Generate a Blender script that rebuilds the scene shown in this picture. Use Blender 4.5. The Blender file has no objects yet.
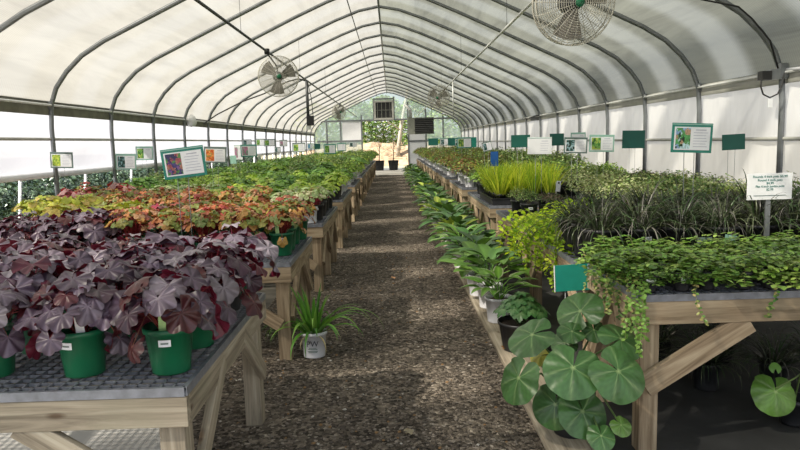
import bpy, math, random
from mathutils import Vector, Matrix
random.seed(7)
V = Vector
PI = math.pi
COL = bpy.context.scene.collection
rnd = random.random
def ru(a, b): return a + (b - a) * rnd()
def mixc(a, b, t): return tuple(a[i] + (b[i] - a[i]) * t for i in range(3))
def mul(c, k): return tuple(max(0.0, x * k) for x in c)

# ------------------------------------------------------------------ node materials
MATS = {}
def new_mat(name):
    m = bpy.data.materials.new(name); m.use_nodes = True
    nt = m.node_tree; nt.nodes.clear()
    out = nt.nodes.new('ShaderNodeOutputMaterial')
    MATS[name] = m
    return m, nt, out
def N(nt, t, **kw):
    n = nt.nodes.new(t)
    for k, v in kw.items():
        if k.startswith('i_'): n.inputs[k[2:].replace('_', ' ')].default_value = v
        else: setattr(n, k, v)
    return n
def ramp(nt, stops):
    r = nt.nodes.new('ShaderNodeValToRGB')
    e = r.color_ramp.elements
    e[0].position, e[0].color = stops[0][0], (*stops[0][1], 1)
    e[1].position, e[1].color = stops[-1][0], (*stops[-1][1], 1)
    for p, c in stops[1:-1]:
        x = e.new(p); x.color = (*c, 1)
    return r
def mixrgb(nt, mode, fac, a, b):
    m = nt.nodes.new('ShaderNodeMix'); m.data_type = 'RGBA'; m.blend_type = mode
    for sock, v in ((m.inputs[0], fac), (m.inputs[6], a), (m.inputs[7], b)):
        if hasattr(v, 'is_linked') or isinstance(v, bpy.types.NodeSocket): nt.links.new(v, sock)
        elif isinstance(v, tuple): sock.default_value = (*v, 1)
        else: sock.default_value = v
    return m.outputs[2]
def plain(name, col, rough=.6, metal=0.0, noise=.12, scale=20, spec=.5, bump=0.0):
    m, nt, out = new_mat(name)
    p = N(nt, 'ShaderNodeBsdfPrincipled'); p.inputs['Roughness'].default_value = rough
    p.inputs['Metallic'].default_value = metal; p.inputs['Specular IOR Level'].default_value = spec
    tc = N(nt, 'ShaderNodeTexCoord'); nz = N(nt, 'ShaderNodeTexNoise', i_Scale=scale, i_Detail=4.0)
    nt.links.new(tc.outputs['Object'], nz.inputs['Vector'])
    r = ramp(nt, [(.3, mul(col, 1 - noise)), (.7, mul(col, 1 + noise))])
    nt.links.new(nz.outputs['Fac'], r.inputs[0]); nt.links.new(r.outputs[0], p.inputs['Base Color'])
    if bump:
        b = N(nt, 'ShaderNodeBump', i_Strength=bump, i_Distance=.01)
        nt.links.new(nz.outputs['Fac'], b.inputs['Height']); nt.links.new(b.outputs[0], p.inputs['Normal'])
    nt.links.new(p.outputs[0], out.inputs[0])
    return m
def leafmat(name, rough=.45, spec=.4, transl=.25, back=None, var=.15, hue=.015, bump=0):
    m, nt, out = new_mat(name)
    at = N(nt, 'ShaderNodeAttribute', attribute_name='col')
    oi = N(nt, 'ShaderNodeObjectInfo')
    hs = N(nt, 'ShaderNodeHueSaturation')
    mr = N(nt, 'ShaderNodeMapRange'); mr.inputs['To Min'].default_value = 1 - var; mr.inputs['To Max'].default_value = 1 + var
    nt.links.new(oi.outputs['Random'], mr.inputs['Value']); nt.links.new(mr.outputs[0], hs.inputs['Value'])
    mh = N(nt, 'ShaderNodeMapRange'); mh.inputs['To Min'].default_value = .5 + hue; mh.inputs['To Max'].default_value = .5 - hue
    nt.links.new(oi.outputs['Random'], mh.inputs['Value']); nt.links.new(mh.outputs[0], hs.inputs['Hue'])
    nt.links.new(at.outputs['Color'], hs.inputs['Color'])
    c = hs.outputs[0]
    if back:
        g = N(nt, 'ShaderNodeNewGeometry')
        c = mixrgb(nt, 'MIX', g.outputs['Backfacing'], c, back)
    p = N(nt, 'ShaderNodeBsdfPrincipled'); p.inputs['Roughness'].default_value = rough; p.inputs['Specular IOR Level'].default_value = spec
    t = N(nt, 'ShaderNodeBsdfTranslucent'); mx = N(nt, 'ShaderNodeMixShader'); mx.inputs[0].default_value = transl
    nt.links.new(c, p.inputs['Base Color'])
    if bump:
        tcb = N(nt, 'ShaderNodeTexCoord'); vb = N(nt, 'ShaderNodeTexVoronoi', i_Scale=38.0); vb.feature = 'SMOOTH_F1'; nt.links.new(tcb.outputs['Object'], vb.inputs['Vector'])
        bb = N(nt, 'ShaderNodeBump', i_Strength=bump, i_Distance=.005); bb.invert = True; nt.links.new(vb.outputs['Distance'], bb.inputs['Height']); nt.links.new(bb.outputs[0], p.inputs['Normal'])
    tc2 = mixrgb(nt, 'MULTIPLY', 1.0, c, (1.5, 1.45, .9))
    nt.links.new(tc2, t.inputs['Color'])
    nt.links.new(p.outputs[0], mx.inputs[1]); nt.links.new(t.outputs[0], mx.inputs[2]); nt.links.new(mx.outputs[0], out.inputs[0])
    return m
def colmat(name, rough=.6, spec=.3):
    m, nt, out = new_mat(name)
    at = N(nt, 'ShaderNodeAttribute', attribute_name='col')
    p = N(nt, 'ShaderNodeBsdfPrincipled'); p.inputs['Roughness'].default_value = rough; p.inputs['Specular IOR Level'].default_value = spec
    nt.links.new(at.outputs['Color'], p.inputs['Base Color']); nt.links.new(p.outputs[0], out.inputs[0])
def woodmat(name, dark, mid, light, green=.25):
    m, nt, out = new_mat(name)
    at = N(nt, 'ShaderNodeAttribute', attribute_name='gco')
    oi = N(nt, 'ShaderNodeObjectInfo')
    mp = N(nt, 'ShaderNodeMapping'); mp.inputs['Scale'].default_value = (1.6, 26, 26)
    nt.links.new(at.outputs['Vector'], mp.inputs['Vector'])
    cx = N(nt, 'ShaderNodeCombineXYZ'); ml = N(nt, 'ShaderNodeMath', operation='MULTIPLY'); ml.inputs[1].default_value = 37.0
    nt.links.new(oi.outputs['Random'], ml.inputs[0]); nt.links.new(ml.outputs[0], cx.inputs[0]); nt.links.new(cx.outputs[0], mp.inputs['Location'])
    n1 = N(nt, 'ShaderNodeTexNoise', i_Scale=1.0, i_Detail=6.0, i_Roughness=.6, i_Distortion=.6)
    nt.links.new(mp.outputs[0], n1.inputs['Vector'])
    r = ramp(nt, [(.28, dark), (.5, mid), (.72, light)])
    nt.links.new(n1.outputs['Fac'], r.inputs[0])
    n2 = N(nt, 'ShaderNodeTexNoise', i_Scale=4.0, i_Detail=3.0)
    nt.links.new(at.outputs['Vector'], n2.inputs['Vector'])
    r2 = ramp(nt, [(.5, (0, 0, 0)), (.75, (1, 1, 1))]); nt.links.new(n2.outputs['Fac'], r2.inputs[0])
    f2 = N(nt, 'ShaderNodeMath', operation='MULTIPLY'); f2.inputs[1].default_value = green
    nt.links.new(r2.outputs[0], f2.inputs[0])
    c = mixrgb(nt, 'MIX', f2.outputs[0], r.outputs[0], mul((.26, .25, .18), 1))
    # knots
    mk = N(nt, 'ShaderNodeMapping'); mk.inputs['Scale'].default_value = (3, 9, 9); nt.links.new(at.outputs['Vector'], mk.inputs['Vector'])
    vo = N(nt, 'ShaderNodeTexVoronoi', i_Scale=1.0); nt.links.new(mk.outputs[0], vo.inputs['Vector'])
    rk = ramp(nt, [(.06, (.35, .25, .2)), (.14, (1, 1, 1))]); nt.links.new(vo.outputs['Distance'], rk.inputs[0])
    c = mixrgb(nt, 'MULTIPLY', .8, c, rk.outputs[0])
    p = N(nt, 'ShaderNodeBsdfPrincipled'); p.inputs['Roughness'].default_value = .8; p.inputs['Specular IOR Level'].default_value = .2
    nt.links.new(c, p.inputs['Base Color'])
    b = N(nt, 'ShaderNodeBump', i_Strength=.35, i_Distance=.004); nt.links.new(n1.outputs['Fac'], b.inputs['Height']); nt.links.new(b.outputs[0], p.inputs['Normal'])
    nt.links.new(p.outputs[0], out.inputs[0])
def filmmat(name, base, transp, transl, diff_w, streak=.25, sc=(3, .35, 3), tcol=(1, .98, .94), fine=True, bands=0):
    """plastic greenhouse film: part clear, part milky"""
    m, nt, out = new_mat(name)
    tc = N(nt, 'ShaderNodeTexCoord'); mp = N(nt, 'ShaderNodeMapping'); mp.inputs['Scale'].default_value = sc
    nt.links.new(tc.outputs['Object'], mp.inputs['Vector'])
    n1 = N(nt, 'ShaderNodeTexNoise', i_Scale=1.0, i_Detail=7.0, i_Roughness=.65, i_Distortion=.8)
    nt.links.new(mp.outputs[0], n1.inputs['Vector'])
    r = ramp(nt, [(.3, mul(base, 1 - streak)), (.55, base), (.8, mul(base, 1 + streak * .4))])
    nt.links.new(n1.outputs['Fac'], r.inputs[0]); c = r.outputs[0]
    if fine:
        w = N(nt, 'ShaderNodeTexWave', i_Scale=9.0, i_Distortion=1.5, i_Detail=2.0); w.bands_direction = 'Y'
        nt.links.new(tc.outputs['Object'], w.inputs['Vector'])
        rw = ramp(nt, [(0, (.86, .86, .84)), (1, (1, 1, 1))]); nt.links.new(w.outputs['Fac'], rw.inputs[0])
        c = mixrgb(nt, 'MULTIPLY', .8, c, rw.outputs[0])
    d = N(nt, 'ShaderNodeBsdfDiffuse'); t = N(nt, 'ShaderNodeBsdfTranslucent'); tr = N(nt, 'ShaderNodeBsdfTransparent')
    tr.inputs[0].default_value = (*tcol, 1)
    nt.links.new(c, d.inputs[0]); nt.links.new(c, t.inputs[0])
    m1 = N(nt, 'ShaderNodeMixShader'); m1.inputs[0].default_value = transl / (transl + diff_w)
    nt.links.new(d.outputs[0], m1.inputs[1]); nt.links.new(t.outputs[0], m1.inputs[2])
    m2 = N(nt, 'ShaderNodeMixShader'); m2.inputs[0].default_value = transp
    if bands:  # clear strips added mid-bay so the sun throws light stripes on the aisle
        sx = N(nt, 'ShaderNodeSeparateXYZ'); nt.links.new(tc.outputs['Object'], sx.inputs[0])
        a_ = N(nt, 'ShaderNodeMath', operation='SUBTRACT'); a_.inputs[1].default_value = 6.95; nt.links.new(sx.outputs[1], a_.inputs[0])
        b_ = N(nt, 'ShaderNodeMath', operation='PINGPONG'); b_.inputs[1].default_value = .935; nt.links.new(a_.outputs[0], b_.inputs[0])
        rb_ = N(nt, 'ShaderNodeMapRange'); rb_.interpolation_type = 'SMOOTHSTEP'
        for nm_, v_ in (('From Min', .45), ('From Max', .75), ('To Min', transp), ('To Max', bands)): rb_.inputs[nm_].default_value = v_
        nt.links.new(b_.outputs[0], rb_.inputs['Value']); nt.links.new(rb_.outputs[0], m2.inputs[0])
    nt.links.new(m1.outputs[0], m2.inputs[1]); nt.links.new(tr.outputs[0], m2.inputs[2]); nt.links.new(m2.outputs[0], out.inputs[0])

woodmat('wood', (.13, .09, .055), (.33, .25, .165), (.54, .44, .31))
woodmat('wood_grey', (.12, .10, .075), (.32, .275, .21), (.50, .45, .36), .4)
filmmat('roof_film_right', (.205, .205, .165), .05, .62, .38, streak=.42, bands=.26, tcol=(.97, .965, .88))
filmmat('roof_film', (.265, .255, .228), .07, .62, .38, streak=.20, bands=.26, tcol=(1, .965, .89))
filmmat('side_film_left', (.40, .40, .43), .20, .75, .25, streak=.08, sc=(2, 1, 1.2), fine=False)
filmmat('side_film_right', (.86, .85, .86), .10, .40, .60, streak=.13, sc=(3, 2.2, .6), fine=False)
filmmat('end_film', (.62, .74, .72), .45, .7, .3, streak=.15, sc=(1, 1, 1), tcol=(.85, .95, .95), fine=False)
plain('white_panel', (.82, .84, .88), .6, noise=.04)
plain('steel', (.215, .23, .245), .36, .5, .15, 9)
plain('steel_dark', (.10, .105, .11), .45, .5, .15, 9)
plain('steel_light', (.68, .69, .68), .4, .4, .1, 12)
plain('blade_grey', (.16, .15, .135), .5, .2, .1)
plain('ink_faint', (.42, .44, .55), .6)
plain('cage', (.50, .49, .43), .5, .2, .1)
plain('alu', (.42, .42, .39), .5, .3, .1, 6)
plain('hip_wood', (.17, .17, .13), .8, 0, .3, 5)
plain('black_plastic', (.022, .023, .026), .42, 0, .3, 15)
plain('grid_plastic', (.17, .18, .21), .35, 0, .25, 25)
plain('green_plastic', (.008, .125, .055), .33, 0, .12, 8)
plain('white_plastic', (.74, .75, .80), .45, 0, .06, 8)
plain('soil', (.055, .038, .028), .95, 0, .5, 60, bump=.8)
plain('label_white', (.82, .84, .88), .5, 0, .03)
plain('ink', (.04, .05, .07), .6, 0, .05)
plain('ink_green', (.03, .2, .17), .6, 0, .05)
plain('tag_green', (.42, .68, .28), .5, 0, .15, 30)
plain('sign_teal', (.01, .22, .17), .4, 0, .08)
plain('sign_dark', (.008, .105, .085), .45, 0, .12, 5)
plain('sign_grey', (.14, .20, .19), .5, 0, .1)
plain('sign_mint', (.30, .52, .45), .5, 0, .08)
plain('blue_plastic', (.015, .13, .48), .4, 0, .1)
plain('rubber_black', (.012, .012, .013), .5, 0, .2)
plain('concrete', (.52, .49, .44), .9, 0, .15, 5, bump=.2)
plain('bark', (.19, .15, .11), .9, 0, .35, 18, bump=.6)
plain('bark_light', (.34, .30, .24), .9, 0, .25, 12, bump=.4)
plain('clear_bag', (.75, .76, .76), .25, 0, .1)
plain('heater_grey', (.24, .25, .22), .5, .2, .1)
leafmat('leaf', .42, .45, .22)
leafmat('leaf_gloss', .33, .5, .12)
leafmat('leaf_purple', .36, .55, .10, back=(.15, .012, .035), var=.25, hue=.02, bump=.55)
leafmat('leaf_pucker', .36, .55, .08, bump=.5)
leafmat('leaf_bright', .5, .3, .35)
colmat('printed')
colmat('stones', .85, .25)

def floor_mat():
    m, nt, out = new_mat('gravel')
    tc = N(nt, 'ShaderNodeTexCoord')
    v = N(nt, 'ShaderNodeTexVoronoi', i_Scale=48.0); v2 = N(nt, 'ShaderNodeTexVoronoi', i_Scale=110.0)
    nz = N(nt, 'ShaderNodeTexNoise', i_Scale=1.6, i_Detail=5.0); n3 = N(nt, 'ShaderNodeTexNoise', i_Scale=9.0, i_Detail=5.0)
    for x in (v, v2, nz, n3): nt.links.new(tc.outputs['Object'], x.inputs['Vector'])
    r = ramp(nt, [(0, (.05, .045, .04)), (.35, (.13, .115, .10)), (.7, (.22, .195, .17)), (.93, (.30, .27, .235)), (1, (.5, .46, .42))])
    sx = N(nt, 'ShaderNodeSeparateColor'); nt.links.new(v.outputs['Color'], sx.inputs[0]); nt.links.new(sx.outputs[0], r.inputs[0])
    r2 = ramp(nt, [(.3, (.65, .62, .6)), (.7, (1.25, 1.2, 1.12))]); nt.links.new(nz.outputs['Fac'], r2.inputs[0])
    r3 = ramp(nt, [(.35, (.75, .75, .75)), (.65, (1.2, 1.18, 1.15))]); nt.links.new(n3.outputs['Fac'], r3.inputs[0])
    c = mixrgb(nt, 'MULTIPLY', 1.0, r.outputs[0], r2.outputs[0]); c = mixrgb(nt, 'MULTIPLY', 1.0, c, r3.outputs[0])
    p = N(nt, 'ShaderNodeBsdfPrincipled'); p.inputs['Roughness'].default_value = .95; p.inputs['Specular IOR Level'].default_value = .15
    nt.links.new(c, p.inputs['Base Color'])
    ad = N(nt, 'ShaderNodeMath', operation='ADD'); nt.links.new(v.outputs['Distance'], ad.inputs[0]); nt.links.new(v2.outputs['Distance'], ad.inputs[1])
    b = N(nt, 'ShaderNodeBump', i_Strength=1.0, i_Distance=.012); b.invert = True
    nt.links.new(ad.outputs[0], b.inputs['Height']); nt.links.new(b.outputs[0], p.inputs['Normal'])
    nt.links.new(p.outputs[0], out.inputs[0])
floor_mat()
plain('cloth_light', (.55, .545, .53), .85, 0, .12, 3)
plain('cloth_brown', (.13, .12, .10), .9, 0, .3, 6)
plain('cloth_dark', (.035, .036, .036), .8, 0, .4, 3)
plain('ground_out', (.28, .25, .17), .95, 0, .35, 2)
plain('debris', (.30, .21, .13), .95, 0, .4, 3, bump=.8)

# ------------------------------------------------------------------ mesh builder
class MB:
    def __init__(s): s.v = []; s.f = []; s.c = []; s.g = []; s.m = []; s.col = (.5, .5, .5); s.mi = 0; s.wood = False
    def add(s, vs, fs, cols=None, gs=None, mi=None):
        o = len(s.v); s.v += [tuple(v) for v in vs]
        s.c += cols if cols else [s.col] * len(vs)
        s.g += gs if gs else [tuple(v) for v in vs]
        s.f += [tuple(i + o for i in f) for f in fs]; s.m += [s.mi if mi is None else mi] * len(fs)
        return o
    def box(s, c, size, M=None):
        hx, hy, hz = size[0] / 2, size[1] / 2, size[2] / 2; c = V(c)
        vs = [V((x, y, z)) for x in (-hx, hx) for y in (-hy, hy) for z in (-hz, hz)]
        if M: vs = [M @ v for v in vs]
        s.add([v + c for v in vs], [(0, 1, 3, 2), (4, 6, 7, 5), (0, 4, 5, 1), (2, 3, 7, 6), (0, 2, 6, 4), (1, 5, 7, 3)])
    def board(s, p0, p1, w, t, side=(0, 0, 1), ch=.003):
        """lumber from p0 to p1; w measured along 'side', t across; chamfered edges; grain coordinates"""
        p0, p1 = V(p0), V(p1); d = (p1 - p0); L = d.length; d.normalize()
        u = V(side); u = (u - d * u.dot(d)).normalized(); n = d.cross(u)
        a, b = w / 2, t / 2
        prof = [(-a + ch, -b), (a - ch, -b), (a, -b + ch), (a, b - ch), (a - ch, b), (-a + ch, b), (-a, b - ch), (-a, -b + ch)]
        vs, gs = [], []; off = (rnd() * 5, rnd() * 5, rnd() * 5)
        for k, q in enumerate((p0, p1)):
            for x, y in prof:
                vs.append(q + u * x + n * y); gs.append((k * L + off[0], x + off[1], y + off[2]))
        fs = [(i, (i + 1) % 8, 8 + (i + 1) % 8, 8 + i) for i in range(8)] + [tuple(range(7, -1, -1)), tuple(range(8, 16))]
        s.add(vs, fs, gs=gs)
    def tube(s, pts, r, n=6, cap=True, cols=None):
        pts = [V(p) for p in pts]; vs, fs, cs = [], [], []
        pu = None
        for i, p in enumerate(pts):
            d = (pts[min(i + 1, len(pts) - 1)] - pts[max(i - 1, 0)]).normalized()
            if pu is None: pu = d.orthogonal().normalized()
            pu = (pu - d * pu.dot(d)).normalized(); w = d.cross(pu)
            rr = r[i] if isinstance(r, (list, tuple)) else r
            for k in range(n):
                a = 2 * PI * k / n; vs.append(p + (pu * math.cos(a) + w * math.sin(a)) * rr)
                cs.append(cols[i] if cols else s.col)
        for i in range(len(pts) - 1):
            for k in range(n):
                fs.append((i * n + k, i * n + (k + 1) % n, (i + 1) * n + (k + 1) % n, (i + 1) * n + k))
        if cap: fs += [tuple(range(n - 1, -1, -1)), tuple((len(pts) - 1) * n + k for k in range(n))]
        s.add(vs, fs, cols=cs)
    def lathe(s, prof, n=20, c=(0, 0, 0), M=None):
        vs, fs = [], []; c = V(c)
        for r, z in prof:
            for k in range(n):
                a = 2 * PI * k / n; q = V((r * math.cos(a), r * math.sin(a), z))
                vs.append((M @ q if M else q) + c)
        for i in range(len(prof) - 1):
            for k in range(n): fs.append((i * n + k, i * n + (k + 1) % n, (i + 1) * n + (k + 1) % n, (i + 1) * n + k))
        if prof[0][0] > 1e-5: pass
        s.add(vs, fs)
    def mesh(s, name, mats, smooth=True):
        me = bpy.data.meshes.new(name); me.from_pydata(s.v, [], s.f)
        for m in (mats if isinstance(mats, (list, tuple)) else [mats]): me.materials.append(MATS[m])
        a = me.attributes.new('col', 'FLOAT_COLOR', 'POINT'); a.data.foreach_set('color', [x for c in s.c for x in (c[0], c[1], c[2], 1.0)])
        g = me.attributes.new('gco', 'FLOAT_VECTOR', 'POINT'); g.data.foreach_set('vector', [x for c in s.g for x in c])
        me.polygons.foreach_set('material_index', s.m)
        me.polygons.foreach_set('use_smooth', [smooth] * len(s.f))
        me.update(); return me
def link(name, data, parent=None, loc=(0, 0, 0), rot=(0, 0, 0), sc=1.0):
    o = bpy.data.objects.new(name, data); COL.objects.link(o)
    o.location = loc; o.rotation_euler = rot; o.scale = (sc, sc, sc) if not isinstance(sc, tuple) else sc
    if parent: o.parent = parent
    return o
def obj(name, mb, mats, parent=None, smooth=True, loc=(0, 0, 0), **k):
    return link(name, mb.mesh(name, mats, smooth), parent, loc, **k)
def tag(o, label, cat, group=None, kind=None):
    o['label'] = label; o['category'] = cat; o['kind'] = kind or 'thing'
    if group: o['group'] = group
    return o
def struct(name, mb, mats, smooth=True):
    o = obj(name, mb, mats, smooth=smooth); o['kind'] = 'structure'; return o
def thing(name, label, cat, loc=(0, 0, 0), rot=(0, 0, 0), sc=1.0, group=None):
    return tag(link(name, None, None, loc, rot, sc), label, cat, group)
ORD = 'zeroth first second third fourth fifth sixth seventh eighth ninth tenth eleventh twelfth thirteenth fourteenth fifteenth sixteenth seventeenth eighteenth nineteenth twentieth'.split()
def ordn(n):
    if n <= 20: return ORD[n]
    t = {2: 'twenty', 3: 'thirty', 4: 'forty'}[n // 10]
    return ({20: 'twentieth', 30: 'thirtieth', 40: 'fortieth'}[n] if n % 10 == 0 else t + '-' + ORD[n % 10])

# ------------------------------------------------------------------ camera
H = 1.6
R = ((0.9995246675220327, 0.029175694244882186, -0.009960817250565263), (-0.013528558490892295, 0.12476337274934006, -0.9920942893321016), (-0.02770229449212675, 0.9917574701939676, 0.12509877375231584))
cd = bpy.data.cameras.new('camera'); cam = bpy.data.objects.new('camera', cd); COL.objects.link(cam)
cam.matrix_world = Matrix.Translation((0, 0, H)) @ Matrix(R).to_4x4()
cd.sensor_width = 36; cd.lens = 660 / 800 * 36; cd.clip_start = .05; cd.clip_end = 300
bpy.context.scene.camera = cam
def seen(x, y, z, m=40):
    d = (x, y, z - H); c = [sum(R[r][k] * d[r] for r in range(3)) for k in range(3)]
    if c[2] > -.2: return False
    px, py = 400 + 660 * c[0] / -c[2], 225 - 660 * c[1] / -c[2]
    return -m < px < 800 + m and -m < py < 450 + m

# ------------------------------------------------------------------ light
w = bpy.data.worlds.new('world'); bpy.context.scene.world = w; w.use_nodes = True
nt = w.node_tree; bg = nt.nodes['Background']
tc = nt.nodes.new('ShaderNodeTexCoord'); sp = nt.nodes.new('ShaderNodeSeparateXYZ'); nt.links.new(tc.outputs['Generated'], sp.inputs[0])
rp = ramp(nt, [(0, (.45, .44, .40)), (.02, (.95, .97, 1.0)), (.5, (.80, .89, 1.0)), (1, (.55, .70, .95))])
nt.links.new(sp.outputs[2], rp.inputs[0]); nt.links.new(rp.outputs[0], bg.inputs[0]); bg.inputs[1].default_value = 1.1
sl = bpy.data.lights.new('sun', 'SUN'); sl.energy = 16; sl.angle = math.radians(1.2); sl.color = (1, .945, .86)
so = bpy.data.objects.new('sun', sl); COL.objects.link(so)
so.rotation_euler = V((-.62, -.42, .74)).to_track_quat('Z', 'Y').to_euler(); so.location = (-6, -4, 9)
bpy.context.scene.view_settings.view_transform = 'Standard'
bpy.context.scene.view_settings.look = 'None'
bpy.context.scene.view_settings.exposure = 0.1
bpy.context.scene.cycles.max_bounces = 8
bpy.context.scene.cycles.transparent_max_bounces = 16

# ------------------------------------------------------------------ greenhouse shell
XL, XR, CX, HW = -4.45, 4.10, -.175, 4.275
HY = [6.95 + 1.87 * k for k in range(-4, 18)]; Y0, Y1 = HY[0], HY[-1]
PROF = [(1.0, 0), (1.0, 1.9), (.995, 2.2), (.975, 2.42), (.94, 2.62), (.89, 2.82), (.82, 3.0), (.73, 3.18), (.62, 3.40), (.5, 3.64), (.36, 3.92), (.22, 4.18), (.1, 4.37), (0, 4.45)]
def arch(off=0.0):
    L = [(CX - (HW + off) * u, z + (off if z > 2.5 else 0)) for u, z in PROF]; Rr = [(CX + (HW + off) * u, z + (off if z > 2.5 else 0)) for u, z in PROF]
    return L + Rr[::-1][1:]
PIPE = .031
for i, y in enumerate(HY):
    m = MB(); m.tube([(x, y, z) for x, z in arch(0)], PIPE, 10)
    m.box((XL, y, 2.2), (.08, .075, .10)); m.box((XR, y, 2.2), (.08, .075, .10))
    struct('trim_%d' % (i + 1), m, 'steel')
# roof film: from hip rail to hip rail
up = [p for p in arch(.04) if p[1] > 2.15]
ys = []; y = Y0
while y < Y1 + .01: ys.append(y); y += 1.87 / 3
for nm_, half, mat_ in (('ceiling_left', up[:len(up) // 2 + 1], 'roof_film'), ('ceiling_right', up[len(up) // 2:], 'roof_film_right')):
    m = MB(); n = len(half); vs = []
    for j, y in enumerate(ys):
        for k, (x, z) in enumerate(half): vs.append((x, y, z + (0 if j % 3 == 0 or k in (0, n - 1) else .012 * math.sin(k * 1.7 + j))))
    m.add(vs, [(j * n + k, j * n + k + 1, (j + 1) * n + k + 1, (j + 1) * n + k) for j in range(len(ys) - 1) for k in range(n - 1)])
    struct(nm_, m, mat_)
# ridge purlin, second purlin, hip rails
def trimn(n_, fn, mat):
    m = MB(); fn(m); return struct('trim_%d' % n_, m, mat)
trimn(31, lambda m: m.tube([(CX, Y0, 4.40), (CX, Y1, 4.40)], .022, 8), 'steel')
trimn(32, lambda m: m.tube([(-.74, Y0, 4.24), (-.74, Y1, 4.24)], .012, 6), 'steel_dark')
for s, X, k0 in ((1, XL, 33), (-1, XR, 36)):
    m = MB(); m.board((X - s * .015, Y0, 2.165), (X - s * .015, Y1, 2.165), .19 if s == 1 else .15, .02)
    struct('trim_%d' % k0, m, 'hip_wood' if s == 1 else 'alu')
    m = MB(); m.tube([(X + s * .03, Y0, 2.20), (X + s * .03, Y1, 2.20)], .016, 6); struct('trim_%d' % (k0 + 1), m, 'steel_light')
    zz = 1.76 if s == 1 else 1.52
    m = MB(); m.tube([(X - s * .02, Y0, zz), (X - s * .02, Y1, zz)], .021, 8); struct('trim_%d' % (k0 + 2), m, 'alu')
# side curtains
m = MB(); vs = []; nz = 9; NY = 170
for j in range(NY + 1):
    y = Y0 + (Y1 - Y0) * j / NY
    for k in range(nz + 1):
        t = k / nz; vs.append((XL - .045 + .02 * math.sin(y * 3.1) * math.sin(PI * t) - .02 * t, y, 2.12 - .80 * t + (.0 if k else 0)))
m.add(vs, [(j * (nz + 1) + k, j * (nz + 1) + k + 1, (j + 1) * (nz + 1) + k + 1, (j + 1) * (nz + 1) + k) for j in range(NY) for k in range(nz)])
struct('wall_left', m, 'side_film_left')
m = MB(); m.tube([(XL - .06, Y0, 1.30), (XL - .06, Y1, 1.30)], .045, 10); struct('trim_40', m, 'white_plastic')
m = MB(); vs = []
for j in range(NY * 2 + 1):
    y = Y0 + (Y1 - Y0) * j / (NY * 2)
    for k in range(nz + 1):
        t = k / nz; vs.append((XR + .05 + .018 * math.sin(y * 7.0 + 2.2 * t) * t * (1 - t) * 2 + .012 * math.sin(y * 17 + 5 * t) * (1 - t), y, 2.12 - 1.26 * t))
m.add(vs, [(j * (nz + 1) + k, j * (nz + 1) + k + 1, (j + 1) * (nz + 1) + k + 1, (j + 1) * (nz + 1) + k) for j in range(NY * 2) for k in range(nz)])
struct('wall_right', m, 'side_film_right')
m = MB(); m.board((XR + .05, Y0, .78), (XR + .05, Y1, .78), .22, .04); struct('baseboard_right', m, 'wood_grey')
m = MB(); m.board((XR + .09, Y0, .34), (XR + .09, Y1, .34), .68, .02); struct('wall_right_skirt', m, 'cloth_light')
m = MB(); m.board((XL - .05, Y0, .11), (XL - .05, Y1, .11), .20, .04); struct('baseboard_left', m, 'wood_grey')
m = MB()
for y in HY: m.tube([(XL - .55, y - .1, -.02), (XL - .42, y - .1, 1.25)], .022, 8)
m.tube([(XL - .42, Y0, 1.26), (XL - .42, Y1, 1.26)], .02, 6); struct('trim_43', m, 'steel_light')
# end wall
DX0, DX1, DZ = -1.68, 1.02, 2.86
YE = Y1 + .04
def zroof(x):
    u = abs(x - CX) / HW
    for (u0, z0), (u1, z1) in zip(PROF, PROF[1:]):
        if u1 <= u <= u0 + 1e-9 and u0 != u1: return z1 + (z0 - z1) * (u - u1) / (u0 - u1)
    return 2.2
def strip(m, x0, x1, zlo, n=10):
    vs = []
    for i in range(n + 1):
        x = x0 + (x1 - x0) * i / n; vs += [(x, YE, zlo), (x, YE, max(zlo + .01, zroof(x)))]
    m.add(vs, [(2 * i, 2 * i + 2, 2 * i + 3, 2 * i + 1) for i in range(n)])
m = MB(); strip(m, XL + .02, DX0, 0); strip(m, DX1, XR - .02, 0); strip(m, DX0, DX1, DZ); struct('wall_back', m, 'end_film', smooth=False)
m = MB(); m.box(((-2.86 + DX0) / 2, YE - .04, 2.28), (1.1, .03, 1.08)); struct('wall_back_panel', m, 'white_panel', False)
m = MB(); m.box(((DX1 + 2.0) / 2 + .02, YE - .04, 1.10), (.92, .03, 2.1)); struct('wall_back_panel', m, 'white_panel', False)
m = MB()
for x, z0, z1 in ((DX0, 0, 3.2), (DX1, 0, 3.9), (-2.9, 0, 3.65), (-.95, DZ, 4.1), (.22, DZ, 4.2), (2.05, 0, 3.45), (3.05, 0, 3.05), (-3.7, 0, 2.9)):
    m.box((x, YE - .05, (z0 + z1) / 2), (.09, .08, z1 - z0))
for x0, x1, z in ((-4.3, 3.95, DZ + .02), (1.02, 3.95, 1.62), (-4.3, -1.7, 1.72), (-.95, .22, 4.08)):
    m.box(((x0 + x1) / 2, YE - .06, z), (x1 - x0, .07, .10))
struct('door_1_frame', m, 'steel', False)
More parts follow.
